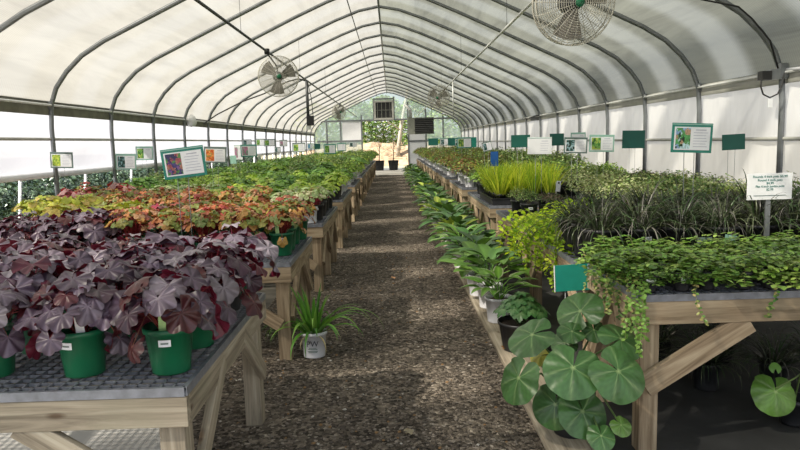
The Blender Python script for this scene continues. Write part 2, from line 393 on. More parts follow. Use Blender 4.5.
# floors
def slab(name, x0, x1, y0, y1, z, mat, h=.02):
    m = MB(); m.box(((x0 + x1) / 2, (y0 + y1) / 2, z - h / 2), (x1 - x0, y1 - y0, h)); return struct(name, m, mat, False)
slab('floor', -1.27, .98, -4, 32.0, 0, 'gravel')
slab('floor_left', XL - .08, -1.25, -4, 4.1, -.003, 'cloth_light'); slab('floor_left_far', XL - .08, -1.25, 4.1, 38.8, -.003, 'cloth_brown')
slab('floor_right', .92, XR + .1, -4, 38.8, -.003, 'cloth_dark')
slab('floor_slab', -1.27, .98, 32.0, 40.5, .03, 'concrete', .05)
slab('ground', -60, 60, -40, 110, -.03, 'ground_out')
m = MB(); m.board((.87, -.5, .02), (.87, 9.7, .02), .24, .04, (1, 0, 0)); struct('trim_41', m, 'wood_grey')
m = MB(); m.board((.87, 9.72, .02), (.87, 31.9, .02), .24, .04, (1, 0, 0)); struct('trim_42', m, 'wood_grey')

# loose stones on the path
m = MB(); g = (1 + 5 ** .5) / 2
ico = [V(p).normalized() for p in [(-1, g, 0), (1, g, 0), (-1, -g, 0), (1, -g, 0), (0, -1, g), (0, 1, g), (0, -1, -g), (0, 1, -g), (g, 0, -1), (g, 0, 1), (-g, 0, -1), (-g, 0, 1)]]
icf = [(0, 11, 5), (0, 5, 1), (0, 1, 7), (0, 7, 10), (0, 10, 11), (1, 5, 9), (5, 11, 4), (11, 10, 2), (10, 7, 6), (7, 1, 8), (3, 9, 4), (3, 4, 2), (3, 2, 6), (3, 6, 8), (3, 8, 9), (4, 9, 5), (2, 4, 11), (6, 2, 10), (8, 6, 7), (9, 8, 1)]
for i in range(5200):
    y = 2.6 + 7.5 * rnd() ** 1.6; x = ru(-1.2, .78); r = ru(.004, .012) * (1.3 if rnd() < .1 else 1)
    k = rnd(); c = mixc((.09, .075, .062), (.30, .26, .215), k * k); 
    if rnd() < .03: c = (.5, .47, .42)
    if rnd() < .05: c = (.26, .16, .08)
    q = V((ru(.7, 1.3), ru(.7, 1.3), ru(.4, .8))); a = ru(0, PI); ca, sa = math.cos(a), math.sin(a)
    vs = []
    for v in ico:
        p = V((v.x * q.x, v.y * q.y, v.z * q.z)) * (r * ru(.85, 1.12)); vs.append((x + p.x * ca - p.y * sa, y + p.x * sa + p.y * ca, p.z + r * .3))
    m.add(vs, icf, cols=[c] * 12)
o = obj('gravel_stones', m, 'stones', smooth=False); tag(o, 'loose brown and grey gravel stones scattered over the central path', 'gravel', kind='stuff')

# ------------------------------------------------------------------ leaves
def frame(normal, tip):
    n = V(normal).normalized(); t = V(tip); t = (t - n * t.dot(n))
    if t.length < 1e-4: t = n.orthogonal()
    t.normalize(); return t, t.cross(n), n     # length axis, side axis, normal
def polar_leaf(mb, c, normal, tip, Rr, lobes=5, depth=.18, ruffle=.1, cup=.15, colfn=None, n=30, rings=(.3, .65, .9, 1.0), notch=2.75, scall=.04, fold=0.0, kidney=False):
    t, s, nn = frame(normal, tip); c = V(c)
    vs, cs, fs = [c], [colfn(0, 0, 0)], []
    ph = rnd() * 6
    for u in rings:
        for k in range(n + 1):
            th = -notch + 2 * notch * k / n
            lb = abs(math.cos(lobes * th / 2)) ** .7
            rr = Rr * (1 - depth * (1 - lb) * u) * (1 - .28 * max(0, (abs(th) - 2.25) / .8) ** 2 if kidney else 1) * (1 + scall * math.cos(lobes * 4 * th) * (u > .95)) * (1.0 + .10 * math.cos(th) + .08 * (abs(th) > 2.2))
            x, y = u * rr * math.cos(th), u * rr * math.sin(th)
            z = Rr * (ruffle * (-math.cos(lobes * th)) * u ** 1.3 * .6 + ruffle * .7 * math.sin(3 * th + ph) * u * u - cup * u * u - fold * abs(math.sin(th)) * u * -1)
            vs.append(c + t * x + s * y + nn * z); cs.append(colfn(u, th, lb))
    for k in range(n): fs.append((0, 1 + k + 1, 1 + k))
    for j in range(len(rings) - 1):
        a, b = 1 + j * (n + 1), 1 + (j + 1) * (n + 1)
        for k in range(n): fs.append((a + k, a + k + 1, b + k + 1, b + k))
    mb.add(vs, fs, cols=cs)
def blade(mb, base, az, el, L, W, grav, colfn, n=7, keel=.25, roll=0.0, wprof=None, across=3):
    """strap leaf that arches under its weight"""
    p = V(base); e = el; h = V((math.cos(az), math.sin(az), 0)); side = V((-math.sin(az), math.cos(az), 0)); step = L / n
    vs, cs, fs = [], [], []
    for i in range(n + 1):
        t = i / n; d = h * math.cos(e) + V((0, 0, 1)) * math.sin(e); nn = side.cross(d) * -1
        if nn.z < 0 and e > -1.5: nn = -nn
        wd = W * (wprof(t) if wprof else (min(1, .45 + 2 * t) * (1 - t ** 2.2)) + .02)
        for k in range(across):
            q = (k / (across - 1) - .5) * 2
            vs.append(p + side * (q * wd / 2) + nn * (abs(q) * wd * keel)); cs.append(colfn(t, q))
        p = p + d * step; e -= grav * (.3 + t * 1.4) / n
        side = (side + nn * roll / n).normalized()
    for i in range(n):
        for k in range(across - 1):
            a = i * across + k; fs.append((a, a + 1, a + across + 1, a + across))
    mb.add(vs, fs, cols=cs)
def small_leaf(mb, p, d, nrm, L, W, c, fold=.2):
    t, s, nn = frame(nrm, d); p = V(p); c2 = mul(c, 1.18)
    vs = [p, p + t * L * .5 + s * W * .5 + nn * W * fold, p + t * L, p + t * L * .5 - s * W * .5 + nn * W * fold, p + t * L * .5]
    mb.add(vs, [(0, 1, 4), (1, 2, 4), (2, 3, 4), (3, 0, 4)], cols=[c, c2, c, mul(c, .9), mul(c, 1.05)])
def oval_leaf(mb, p, d, nrm, L, W, c, c2=None, n=6):
    t, s, nn = frame(nrm, d); p = V(p); c2 = c2 or mul(c, 1.15)
    m_ = p + t * L * .48 - nn * W * .08; vs = [m_]; cs = [mul(c, 1.12)]
    for k in range(8):
        a = 2 * PI * k / 8; x, y = .5 - .5 * math.cos(a), math.sin(a)
        vs.append(p + t * L * x + s * y * W * .5 * (1 - .15 * math.cos(a * 2)) + nn * (W * .1 * abs(y) - L * .12 * x * x)); cs.append(c if k % 2 else c2)
    mb.add(vs, [(0, 1 + k, 1 + (k + 1) % 8) for k in range(8)], cols=cs)

def mound(N_, spread, h, z0, leaf, stem_col, stem_r=.0022, tilt=.9, el0=.35, wob=.12, flat=.55, droop=0):
    """petiole + blade clump"""
    mb = MB()
    for i in range(N_):
        a = i * 2.39996 + ru(-.3, .3); q = math.sqrt((i + .6) / N_)
        rr = spread * q * ru(.85, 1.12); z = z0 + h * (1 - flat * q * q) * ru(1 - wob * 1.6, 1 + wob)
        o = V((math.cos(a), math.sin(a), 0)); c = o * rr + V((0, 0, z))
        b = o * .02 * q + V((ru(-.01, .01), ru(-.01, .01), z0 - .03))
        midp = b.lerp(c, .55) + V((0, 0, .035 * q)) - o * .02
        mb.tube([b, midp, c], [stem_r * 1.2, stem_r, stem_r * .8], 4, False, cols=[stem_col] * 3)
        nrm = V((0, 0, 1)) * (1.15 - tilt * q * .6) + o * tilt * q * ru(.5, 1.3) + V((ru(-.3, .3), ru(-.3, .3), 0))
        leaf(mb, c, nrm, o + V((ru(-.5, .5), ru(-.5, .5), -.2)), q)
    for i in range(droop):
        a = i * 6.283 / droop + ru(-.35, .35); o = V((math.cos(a), math.sin(a), 0)); rr = spread * ru(.82, 1.12); c = o * rr + V((0, 0, z0 + ru(-.075, .03)))
        mid = o * rr * .55 + V((0, 0, z0 + .075)); mb.tube([o * .02 + V((0, 0, z0 - .03)), mid, c], [stem_r * 1.2, stem_r, stem_r * .8], 4, False, cols=[mixc(stem_col, (.3, .2, .12), .4)] * 3)
        leaf(mb, c, o * 1.2 + V((ru(-.4, .4), ru(-.4, .4), ru(.2, .7))), o * .2 + V((ru(-.4, .4), ru(-.4, .4), -1)), 1)
    return mb

# --- heuchera palettes
def heu_leaf(pal, Rm, lobes=5, depth=.2, ruffle=.12, n=25, rings=(.35, .75, 1.0)):
    def f(mb, c, nrm, tip, q):
        base, mid, vein = random.choice(pal); k = ru(.75, 1.2)
        def col(u, th, lb):
            x = mixc(vein, mid, min(1, u * 1.8)) if lb > .93 else mixc(mid, base, u)
            if u > .95: x = mixc(x, base, .6)
            return mul(x, k * (1 + .12 * math.sin(th * 9 + u * 7)))
        polar_leaf(mb, c, nrm, tip, Rm * ru(.7, 1.15), lobes, depth, ruffle * ru(.6, 1.4), ru(-.05, .32), col, n=n, rings=rings)
    return f
P_PURPLE = [((.060, .034, .058), (.14, .10, .15), (.035, .010, .022)), ((.10, .072, .10), (.22, .175, .235), (.04, .015, .03)), ((.040, .014, .028), (.075, .035, .06), (.02, .005, .01)), ((.16, .13, .155), (.30, .26, .31), (.07, .03, .055)), ((.06, .01, .018), (.10, .02, .03), (.03, .004, .008)), ((.075, .045, .075), (.17, .125, .18), (.04, .012, .025))]
P_AMBER = [((.42, .14, .055), (.50, .20, .08), (.25, .06, .02)), ((.46, .23, .06), (.42, .26, .08), (.32, .07, .03)), ((.30, .29, .06), (.28, .27, .07), (.32, .08, .03)), ((.33, .06, .04), (.34, .09, .06), (.16, .02, .015)), ((.48, .27, .15), (.42, .23, .13), (.3, .08, .05)), ((.17, .24, .05), (.22, .26, .07), (.28, .08, .03)), ((.13, .20, .05), (.2, .24, .08), (.2, .06, .03))]
P_LIME = [((.36, .50, .05), (.44, .58, .08), (.28, .42, .05)), ((.24, .40, .05), (.31, .48, .07), (.18, .3, .05)), ((.40, .50, .09), (.45, .55, .13), (.3, .42, .08))]
P_YEL = [((.55, .55, .05), (.6, .6, .1), (.45, .45, .05)), ((.42, .50, .04), (.5, .55, .08), (.35, .4, .04)), ((.62, .45, .12), (.6, .5, .15), (.5, .3, .1))]
P_GREEN = [((.13, .28, .04), (.19, .36, .055), (.07, .16, .03)), ((.13, .27, .05), (.18, .34, .07), (.1, .2, .04)), ((.06, .16, .035), (.10, .22, .05), (.05, .12, .03))]
P_MIX = [((.28, .36, .16), (.34, .42, .2), (.2, .16, .08)), ((.2, .32, .12), (.3, .4, .2), (.2, .2, .1)), ((.42, .42, .25), (.45, .46, .3), (.3, .25, .15))]
P_RED = [((.33, .02, .05), (.40, .05, .08), (.2, .01, .02)), ((.5, .25, .25), (.55, .3, .3), (.3, .05, .06)), ((.2, .02, .03), (.26, .04, .06), (.1, .01, .02))]
RED_STEM = (.34, .035, .055); GRN_STEM = (.2, .3, .08)

def pot_mesh(rt, rb, h, mat, n=22, rim=.008):
    m = MB()
    m.lathe([(.0, .004), (rb * .9, .004), (rb, .0), (rb, .006), (rt - .004, h - .022), (rt + rim * .4, h - .022), (rt + rim * .55, h - .012), (rt + rim * .5, h), (rt - .002, h), (rt - .006, h - .03), (rt - .010, h - .045)], n)
    return m.mesh('pot', mat)
def soil_mesh(r, h):
    m = MB(); vs = [(0, 0, h + .004)]; n = 16
    for q in (.5, 1):
        for k in range(n): a = 2 * PI * k / n; vs.append((r * q * math.cos(a), r * q * math.sin(a), h + ru(-.003, .004) - .003 * q))
    fs = [(0, 1 + k, 1 + (k + 1) % n) for k in range(n)] + [(1 + k, 1 + n + k, 1 + n + (k + 1) % n, 1 + (k + 1) % n) for k in range(n)]
    m.add(vs, fs); return m.mesh('soil', 'soil')
def price_label(r, z, w_=.045, h_=.026, az=-PI / 2):
    m = MB(); vs = []; n = 4; dw = w_ / r
    for i in range(n + 1):
        a = az - dw / 2 + dw * i / n
        for zz in (z - h_ / 2, z + h_ / 2): vs.append((math.cos(a) * (r + .0015), math.sin(a) * (r + .0015), zz))
    m.add(vs, [(2 * i, 2 * i + 2, 2 * i + 3, 2 * i + 1) for i in range(n)])
    vs = []; dw *= .6
    for i in range(n + 1):
        a = az - dw / 2 + dw * i / n
        for zz in (z - h_ * .12, z + h_ * .12): vs.append((math.cos(a) * (r + .0026), math.sin(a) * (r + .0026), zz))
    m.mi = 1; m.add(vs, [(2 * i, 2 * i + 2, 2 * i + 3, 2 * i + 1) for i in range(n)])
    return m.mesh('price_label', ['label_white', 'sign_grey'])
def tag_mesh(mat='tag_green'):
    m = MB(); m.box((0, .0, .04), (.03, .0016, .12)); m.box((0, 0, .115), (.034, .0018, .05)); return m.mesh('plant_tag', mat, False)

SP_POTS = {}
def pots(key, rt, rb, h, mat):
    SP_POTS[key] = dict(pot=pot_mesh(rt, rb, h, mat), soil=soil_mesh(rt - .008, h - .03), lab=price_label(rb + (rt - rb) * .72 + .001, h * .72), rt=rt, h=h)
pots('green', .092, .072, .180, 'green_plastic')
pots('black', .088, .070, .175, 'black_plastic')
pots('white', .088, .072, .172, 'white_plastic')
pots('black2', .118, .095, .225, 'black_plastic')
pots('white2', .118, .098, .215, 'white_plastic')
pots('small', .048, .036, .095, 'black_plastic')
pots('tub', .170, .135, .215, 'black_plastic')
pots('far', .30, .24, .55, 'black_plastic')
TAG = tag_mesh(); TAGW = tag_mesh('label_white'); 

def spawn(name, pot, fol, loc, label, cat='potted plant', group=None, rz=None, sc=1.0, lab=False, tg=False, soil=True, fsc=1.0):
    t = thing(name, label, cat, loc, (0, 0, 0), sc, group)
    P = SP_POTS[pot]
    po = link('pot', P['pot'], t, (0, 0, 0), (0, 0, ru(-.3, .3) if lab else ru(0, 6)))
    if lab: link('price_label', P['lab'], po)
    if soil: link('soil', P['soil'], t)
    fo = link('foliage', fol, t, (0, 0, P['h'] - .03), (0, 0, ru(0, 6.28) if rz is None else rz), fsc)
    if tg: link('plant_tag', TAG if tg == 1 else TAGW, t, (ru(-.03, .03), -P['rt'] * .72, P['h'] + .0), (ru(-.15, .1), ru(-.1, .1), ru(-.4, .4)))
    return t

def heu(pal, Rm, N_, spread, h, mat, stem, k=3, droop=0, wob=.12, **kw):
    return [mound(N_, spread, h, .03, heu_leaf(pal, Rm, **kw), stem, droop=droop, wob=wob).mesh('foliage', mat) for _ in range(k)]
F_PURPLE = heu(P_PURPLE, .071, 27, .19, .185, 'leaf_purple', RED_STEM, 5, droop=5, wob=.2, n=49, rings=(.2, .4, .6, .8, .93, 1.0), ruffle=.19, depth=.17, lobes=7)
F_AMBER = heu(P_AMBER, .038, 56, .18, .19, 'leaf', RED_STEM, 5, wob=.2, ruffle=.2, droop=4)
F_LIME = heu(P_LIME, .042, 38, .18, .17, 'leaf', GRN_STEM, 3)
F_YEL = heu(P_YEL, .045, 34, .17, .16, 'leaf', GRN_STEM, 2)
F_GREEN = heu(P_GREEN, .042, 44, .20, .19, 'leaf', GRN_STEM, 3)
F_MIX = heu(P_MIX, .036, 46, .18, .18, 'leaf', RED_STEM, 3)
F_RED = heu(P_RED, .045, 34, .17, .20, 'leaf', RED_STEM, 2)

def bushy(N_, r, h, pal, L, W, stems=14, z0=.0, shell=.55, mat='leaf', stem_col=(.2, .16, .08)):
    mb = MB()
    for i in range(stems):
        a = ru(0, 6.28); q = math.sqrt(rnd()); e = V((math.cos(a) * r * q * .9, math.sin(a) * r * q * .9, z0 + h * (1 - .45 * q * q) * ru(.8, 1.05)))
        mb.tube([(0, 0, z0 - .02), (e.x * .4, e.y * .4, z0 + (e.z - z0) * .6), e], [.003, .0025, .0015], 4, False, cols=[stem_col] * 3)
    for i in range(N_):
        a = ru(0, 6.28); q = math.sqrt(rnd()); k = shell + (1 - shell) * rnd() ** .5
        z = z0 + h * (1 - .5 * q * q) * k * ru(.85, 1.08)
        o = V((math.cos(a), math.sin(a), 0)); p = o * r * q * ru(.9, 1.1) + V((0, 0, z))
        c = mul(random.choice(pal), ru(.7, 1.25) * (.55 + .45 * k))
        small_leaf(mb, p, o * q + V((ru(-.8, .8), ru(-.8, .8), ru(-.4, .9))), V((ru(-.6, .6), ru(-.6, .6), 1)) + o * q, L * ru(.7, 1.2), W * ru(.7, 1.2), c)
    return mb
def kb(k, *a, **kw):
    mat = kw.get('mat', 'leaf'); return [bushy(*a, **kw).mesh('foliage', mat) for _ in range(k)]
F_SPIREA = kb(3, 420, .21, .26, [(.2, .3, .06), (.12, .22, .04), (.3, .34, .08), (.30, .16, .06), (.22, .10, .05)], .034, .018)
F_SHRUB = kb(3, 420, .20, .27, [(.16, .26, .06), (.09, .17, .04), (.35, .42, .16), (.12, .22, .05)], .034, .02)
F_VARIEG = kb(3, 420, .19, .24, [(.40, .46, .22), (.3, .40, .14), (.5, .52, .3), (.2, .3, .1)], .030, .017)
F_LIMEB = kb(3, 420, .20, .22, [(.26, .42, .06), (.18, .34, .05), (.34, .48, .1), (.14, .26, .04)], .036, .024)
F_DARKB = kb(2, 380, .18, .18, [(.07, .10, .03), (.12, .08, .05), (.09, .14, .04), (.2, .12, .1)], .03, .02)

def strap(N_, L, W, el, grav, pal, z0=0, base_r=.03, mat='leaf', n=7, keel=.25):
    mb = MB()
    for i in range(N_):
        a = ru(0, 6.28); c = random.choice(pal); k = ru(.7, 1.2)
        br = base_r * math.sqrt(rnd())
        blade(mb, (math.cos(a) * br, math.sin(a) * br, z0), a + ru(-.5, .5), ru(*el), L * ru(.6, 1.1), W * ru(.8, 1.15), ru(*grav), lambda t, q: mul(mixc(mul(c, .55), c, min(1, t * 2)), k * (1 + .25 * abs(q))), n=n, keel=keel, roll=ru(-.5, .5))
    return mb
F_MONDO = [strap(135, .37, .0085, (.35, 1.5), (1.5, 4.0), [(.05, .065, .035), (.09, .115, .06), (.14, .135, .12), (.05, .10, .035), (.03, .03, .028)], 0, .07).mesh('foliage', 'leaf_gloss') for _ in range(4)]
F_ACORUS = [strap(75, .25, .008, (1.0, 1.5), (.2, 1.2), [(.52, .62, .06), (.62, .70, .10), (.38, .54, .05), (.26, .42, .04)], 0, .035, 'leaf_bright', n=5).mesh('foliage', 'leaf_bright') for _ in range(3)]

def ovate(W):
    return lambda t: (math.sin(PI * min(1, t ** .75)) ** .8 + .03) if t > .0 else .08
def hosta(N_, L, W, pal, edge=None, spread=.16, h=.16, tips=(.2, 1.2)):
    mb = MB()
    for i in range(N_):
        q = math.sqrt((i + .5) / N_); a = i * 2.39996 + ru(-.25, .25); o = V((math.cos(a), math.sin(a), 0))
        z = h * (1 - .45 * q * q) * ru(.85, 1.15); at = o * spread * q * ru(.8, 1.1) + V((0, 0, z))
        c = random.choice(pal); k = ru(.8, 1.2); l_ = L * ru(.75, 1.15)
        mb.tube([o * .015, at * .5 + V((0, 0, z * .25)), at], [.004, .0035, .003], 4, False, cols=[mul(c, 1.3)] * 3)
        def col(t, x, c=c, k=k):
            v = 1 + .16 * math.cos(x * 14) if abs(x) > .1 else 1.35
            cc = edge if (edge and abs(x) > .8) else c
            return mul(cc, k * v)
        blade(mb, at, a, .75 - .75 * q + ru(-.15, .2), l_, W * l_ / L, ru(*tips), col, n=8, keel=.14, wprof=ovate(W), across=7)
    return mb
F_HG = [hosta(19, .19, .115, [(.075, .18, .035), (.11, .24, .045), (.055, .14, .035)], h=.2).mesh('foliage', 'leaf_gloss') for _ in range(3)]
F_HB = [hosta(19, .18, .125, [(.085, .17, .075), (.12, .21, .10), (.06, .13, .055)], h=.2).mesh('foliage', 'leaf_gloss') for _ in range(2)]
F_HV = [hosta(22, .17, .075, [(.12, .27, .04), (.16, .32, .05)], edge=(.45, .5, .32)).mesh('foliage', 'leaf_gloss') for _ in range(2)]
F_HL = [hosta(22, .17, .095, [(.30, .42, .06), (.38, .50, .09), (.24, .36, .05)]).mesh('foliage', 'leaf_gloss') for _ in range(2)]

# ------------------------------------------------------------------ benches
def mesh_top(w_, l_, cell=.047):
    m = MB(); nx = max(2, round(w_ / cell)); ny = max(2, round(l_ / cell))
    for i in range(nx + 1): m.box((w_ * i / nx, l_ / 2, .004), (.0075, l_, .012))
    for j in range(ny + 1): m.box((w_ / 2, l_ * j / ny, .004), (w_, .0075, .012))
    for c, s_ in (((w_ / 2, 0, -.004), (w_, .016, .034)), ((w_ / 2, l_, -.004), (w_, .016, .034)), ((0, l_ / 2, -.004), (.016, l_, .034)), ((w_, l_ / 2, -.004), (.016, l_, .034))): m.box(c, s_)
    return m
def bench(x0, x1, y0, y1, zt, label, side, fine=True, wood='wood', post=.095, group=None):
    """side=+1: aisle lies toward +x"""
    t = thing('plant_bench', label, 'bench', ((x0 + x1) / 2, (y0 + y1) / 2, 0), group=group)
    ox, oy = (x0 + x1) / 2, (y0 + y1) / 2
    def B(name, segs, mt=None):
        m = MB()
        for p0, p1, w_, th, sd in segs: m.board((p0[0] - ox, p0[1] - oy, p0[2]), (p1[0] - ox, p1[1] - oy, p1[2]), w_, th, sd)
        return obj(name, m, mt or wood, t, smooth=False)
    zr = zt - .035; rh = .115; zc = zr - rh / 2
    B('front_rail', [((x0, y0 + .02, zc), (x1, y0 + .02, zc), rh, .04, (0, 0, 1))])
    B('back_rail', [((x0, y1 - .02, zc), (x1, y1 - .02, zc), rh, .04, (0, 0, 1))])
    B('side_rail', [((x0 + .02, y0 + .042, zc), (x0 + .02, y1 - .042, zc), rh, .038, (0, 0, 1))])
    B('side_rail', [((x1 - .02, y0 + .042, zc), (x1 - .02, y1 - .042, zc), rh, .038, (0, 0, 1))])
    nj = max(1, round((x1 - x0) / .9))
    for i in range(1, nj): x = x0 + (x1 - x0) * i / nj; B('cross_bearer', [((x, y0 + .045, zc), (x, y1 - .045, zc), rh * .9, .036, (0, 0, 1))])
    zl = zr - rh
    xs = (x0 + .075, x1 - .075); ys = [y0 + .09, y1 - .09]
    if y1 - y0 > 1.9: ys.insert(1, (y0 + y1) / 2)
    for x in xs:
        for y in ys: B('leg', [((x, y, 0), (x, y, zl), post, post, (1, 0, 0))])
    xa = x1 - .018 if side > 0 else x0 + .018
    for a, b in zip(ys, ys[1:]):
        s = min(.46, (b - a) * .42)
        B('brace', [((xa, a + .0, .30), (xa, a + s, zr - .05), .085, .036, (0, 1, 0))])
        B('brace', [((xa, b - .0, .30), (xa, b - s, zr - .05), .085, .036, (0, 1, 0))])
    if side > 0:
        B('brace', [((x1 - .09, y0 + .005, .28), (x1 - .62, y0 + .005 + .02, zl + .02), .095, .036, (1, 0, 0))])
        B('brace', [((x0 + .09, y0 + .02, .28), (x0 + .62, y0 + .02, zl + .02), .095, .036, (1, 0, 0))])
    else:
        B('brace', [((x0 + .045, y0 + .0225, .36), (x0 + .555, y0 + .0225, zl + .0), .115, .036, (1, 0, 0))])
        B('brace', [((x1 - .09, y0 + .02, .30), (x1 - .6, y0 + .02, zl + .02), .095, .036, (1, 0, 0))])
    g = mesh_top(x1 - x0 - .01, y1 - y0 - .01, .047 if fine else .12)
    obj('mesh_top', g, 'grid_plastic', t, False, (x0 + .005 - ox, y0 + .005 - oy, zt - .013))
    return t

LB = [(2.28, 3.78), (4.75, 6.08), (7.03, 9.0), (10.0, 12.4), (13.4, 15.84), (16.8, 19.24), (20.2, 22.64), (23.6, 26.04), (27.0, 29.44), (30.2, 31.9)]
RB = [(3.12, 3.96), (4.08, 7.63), (8.13, 10.5), (11.34, 13.8), (14.6, 17.0), (17.8, 20.2), (21.0, 23.4), (24.2, 26.6), (27.4, 29.8), (30.5, 31.9)]
XA, XB = -.76, -3.16
for i, (a, b) in enumerate(LB):
    bench(XB, XA, a, b, .75, 'weathered timber bench with black grid top, %s along the left of the path' % ordn(i + 1), 1, i < 3, 'wood_grey' if i == 0 else 'wood', group='left benches')
for i, (a, b) in enumerate(RB):
    bench(1.18 if i == 0 else 1.2, 3.5, a, b, .828 if i == 0 else .78, 'weathered timber bench with black plastic top, %s along the right of the path' % ordn(i + 1), -1, i in (0, 2), group='right benches')
for i, (a, b) in enumerate(LB[2:8]):
    bench(-4.25, -3.3, a, b, .72, 'narrow timber bench by the left curtain wall, %s from the front' % ordn(i + 1), 1, False, group='wall benches')

# ------------------------------------------------------------------ plants, left
def rowlab(desc, bi, r, c, side='left'):
    return '%s, %s %s bench, %s row, %s from aisle' % (desc, ordn(bi), side, ordn(r), ordn(c))
ZT = .751
def fill(name, bi, y0, y1, x0, x1, dx, dy, pick, side='left', zt=ZT, jit=.03, parts=True, cat='potted plant', grp=None, fsc=1.0):
    r = 0; y = y0
    while y <= y1 + 1e-6:
        r += 1; c = 0; x = x0
        while (x >= x1 - 1e-6) if dx < 0 else (x <= x1 + 1e-6):
            c += 1
            X, Y = x + ru(-jit, jit), y + ru(-jit, jit)
            if seen(X, Y, zt + .3, 30):
                pk = pick(r, c, X, Y)
                if pk:
                    nm, desc, pot, fol = pk[:4]; lab = r == 1 or c == 1
                    spawn(nm, pot, fol, (X, Y, zt), rowlab(desc, bi, r, c, side), cat, grp or (desc.split(' in ')[0] + ' plants on the %s %s bench' % (ordn(bi), side)), lab=lab and Y < 12 and (name != 'm' or c == 2), tg=(rnd() < (.03 if name in 'ms' else .22)) * (1 if rnd() < .6 else 2) if Y < 9 else False, soil=Y < 14, fsc=fsc * ru(.9, 1.12), sc=pk[4] if len(pk) > 4 else 1)
            x += dx
        y += dy
ch = random.choice
def p1(r, c, x, y):
    pot = 'black' if (c == 1 and r in (3, 4)) or rnd() < .15 else 'green'
    return ('potted_heuchera', 'purple heuchera in %s pot' % pot, pot, ch(F_PURPLE))
fill('h', 1, 2.49, 3.7, -.875, -2.6, -.335, .30, p1, jit=.018)
def p2(r, c, x, y):
    if x < -2.3 and r >= 3: return ('potted_heuchera', 'yellow-green heuchera in black pot', 'black', ch(F_YEL), 1.12)
    if x < -1.95 - .5 * (y - 4.9): return ('potted_heuchera', 'purple heuchera in black pot', 'black', ch(F_PURPLE))
    if c == 1 and r == 1: return ('potted_heuchera', 'amber heuchera in green pot', 'green', ch(F_AMBER))
    if rnd() < .07: return ('potted_heuchera', 'dark red heuchera in green pot', 'green', ch(F_RED))
    return ('potted_heuchera', 'amber heuchera in green pot', 'green', ch(F_AMBER))
fill('h', 2, 5.08, 5.98, -.87, -3.05, -.29, .29, p2, jit=.02)
def p3(r, c, x, y):
    if x < -2.35:
        if r < 4: return ('potted_heuchera', 'dark red heuchera in black pot', 'black', ch(F_RED)) if rnd() < .3 else ('potted_heuchera', 'amber heuchera in black pot', 'black', ch(F_AMBER))
        return ('potted_perennial', 'mixed green perennial in black pot', 'black', ch(F_MIX))
    if x > -1.3: return ('potted_heuchera', 'pale green and silver heuchera in %s pot' % ('black' if c == 1 and r > 1 else 'white'), 'black' if c == 1 and r > 1 else 'white', ch(F_MIX if r < 4 else F_LIME))
    if r < 3 and rnd() < .7: return ('potted_heuchera', 'amber heuchera in black pot', 'black', ch(F_AMBER))
    return ('potted_perennial', 'fresh green perennial in black pot', 'black', ch(F_GREEN + F_LIME))
fill('h', 3, 7.16, 8.9, -.89, -3.05, -.30, .33, p3)
def p4(r, c, x, y):
    if c == 1 and r in (1, 2): return ('potted_perennial', 'low green perennial in black pot', 'black', ch(F_LIME))
    d = ch(['bright green', 'lime green', 'fresh green'])
    return ('potted_perennial', d + ' perennial in %s pot' % ('white' if c == 1 else 'black'), 'white' if c == 1 else 'black', ch({'bright green': F_LIMEB, 'lime green': F_LIME, 'fresh green': F_GREEN}[d]))
fill('h', 4, 10.15, 12.3, -.90, -3.0, -.34, .38, p4, fsc=1.12)
def p5(r, c, x, y):
    d = ch(['bright green', 'lime green', 'fresh green', 'olive green'])
    return ('potted_seedling' if False else 'potted_perennial', d + ' perennial in white pot', 'white', ch({'bright green': F_LIMEB, 'lime green': F_LIME, 'fresh green': F_GREEN, 'olive green': F_SHRUB}[d]))
for k in range(5, 11):
    a, b = LB[k - 1]
    fill('h', k, a + .17, b - .12, -.92, -2.95, -.48, .50, p5, fsc=1.5)
def pw_(r, c, x, y):
    if y < 7.9: return ('potted_heuchera', 'yellow heuchera in black pot', 'black', ch(F_YEL))
    if y < 9.2: return ('potted_heuchera', 'red leaved heuchera in black pot', 'black', ch(F_RED + F_AMBER))
    return ('potted_shrub', 'leafy green shrub in black pot', 'black', ch(F_LIMEB + F_GREEN + F_SHRUB))
for k, (a, b) in enumerate(LB[2:8]):
    r = 0; y = a + .2
    while y < b - .1:
        r += 1
        for c, x in enumerate((-3.5, -3.95)):
            if seen(x, y, 1, 20):
                nm, d, pot, fo = pw_(r, c, x, y)
                spawn(nm, pot, fo, (x + ru(-.03, .03), y, .721), '%s, %s wall bench, %s row, %s column' % (d, ordn(k + 1), ordn(r), ordn(c + 1)), 'potted plant', 'plants on the wall benches', soil=False, fsc=1.25 * ru(.9, 1.1))
        y += .45
# yellow clump at far left seen past the purple heucheras
for i, (x, y) in enumerate([(-3.55, 6.3), (-3.85, 6.75), (-3.45, 6.8), (-3.9, 6.35)]):
    pass

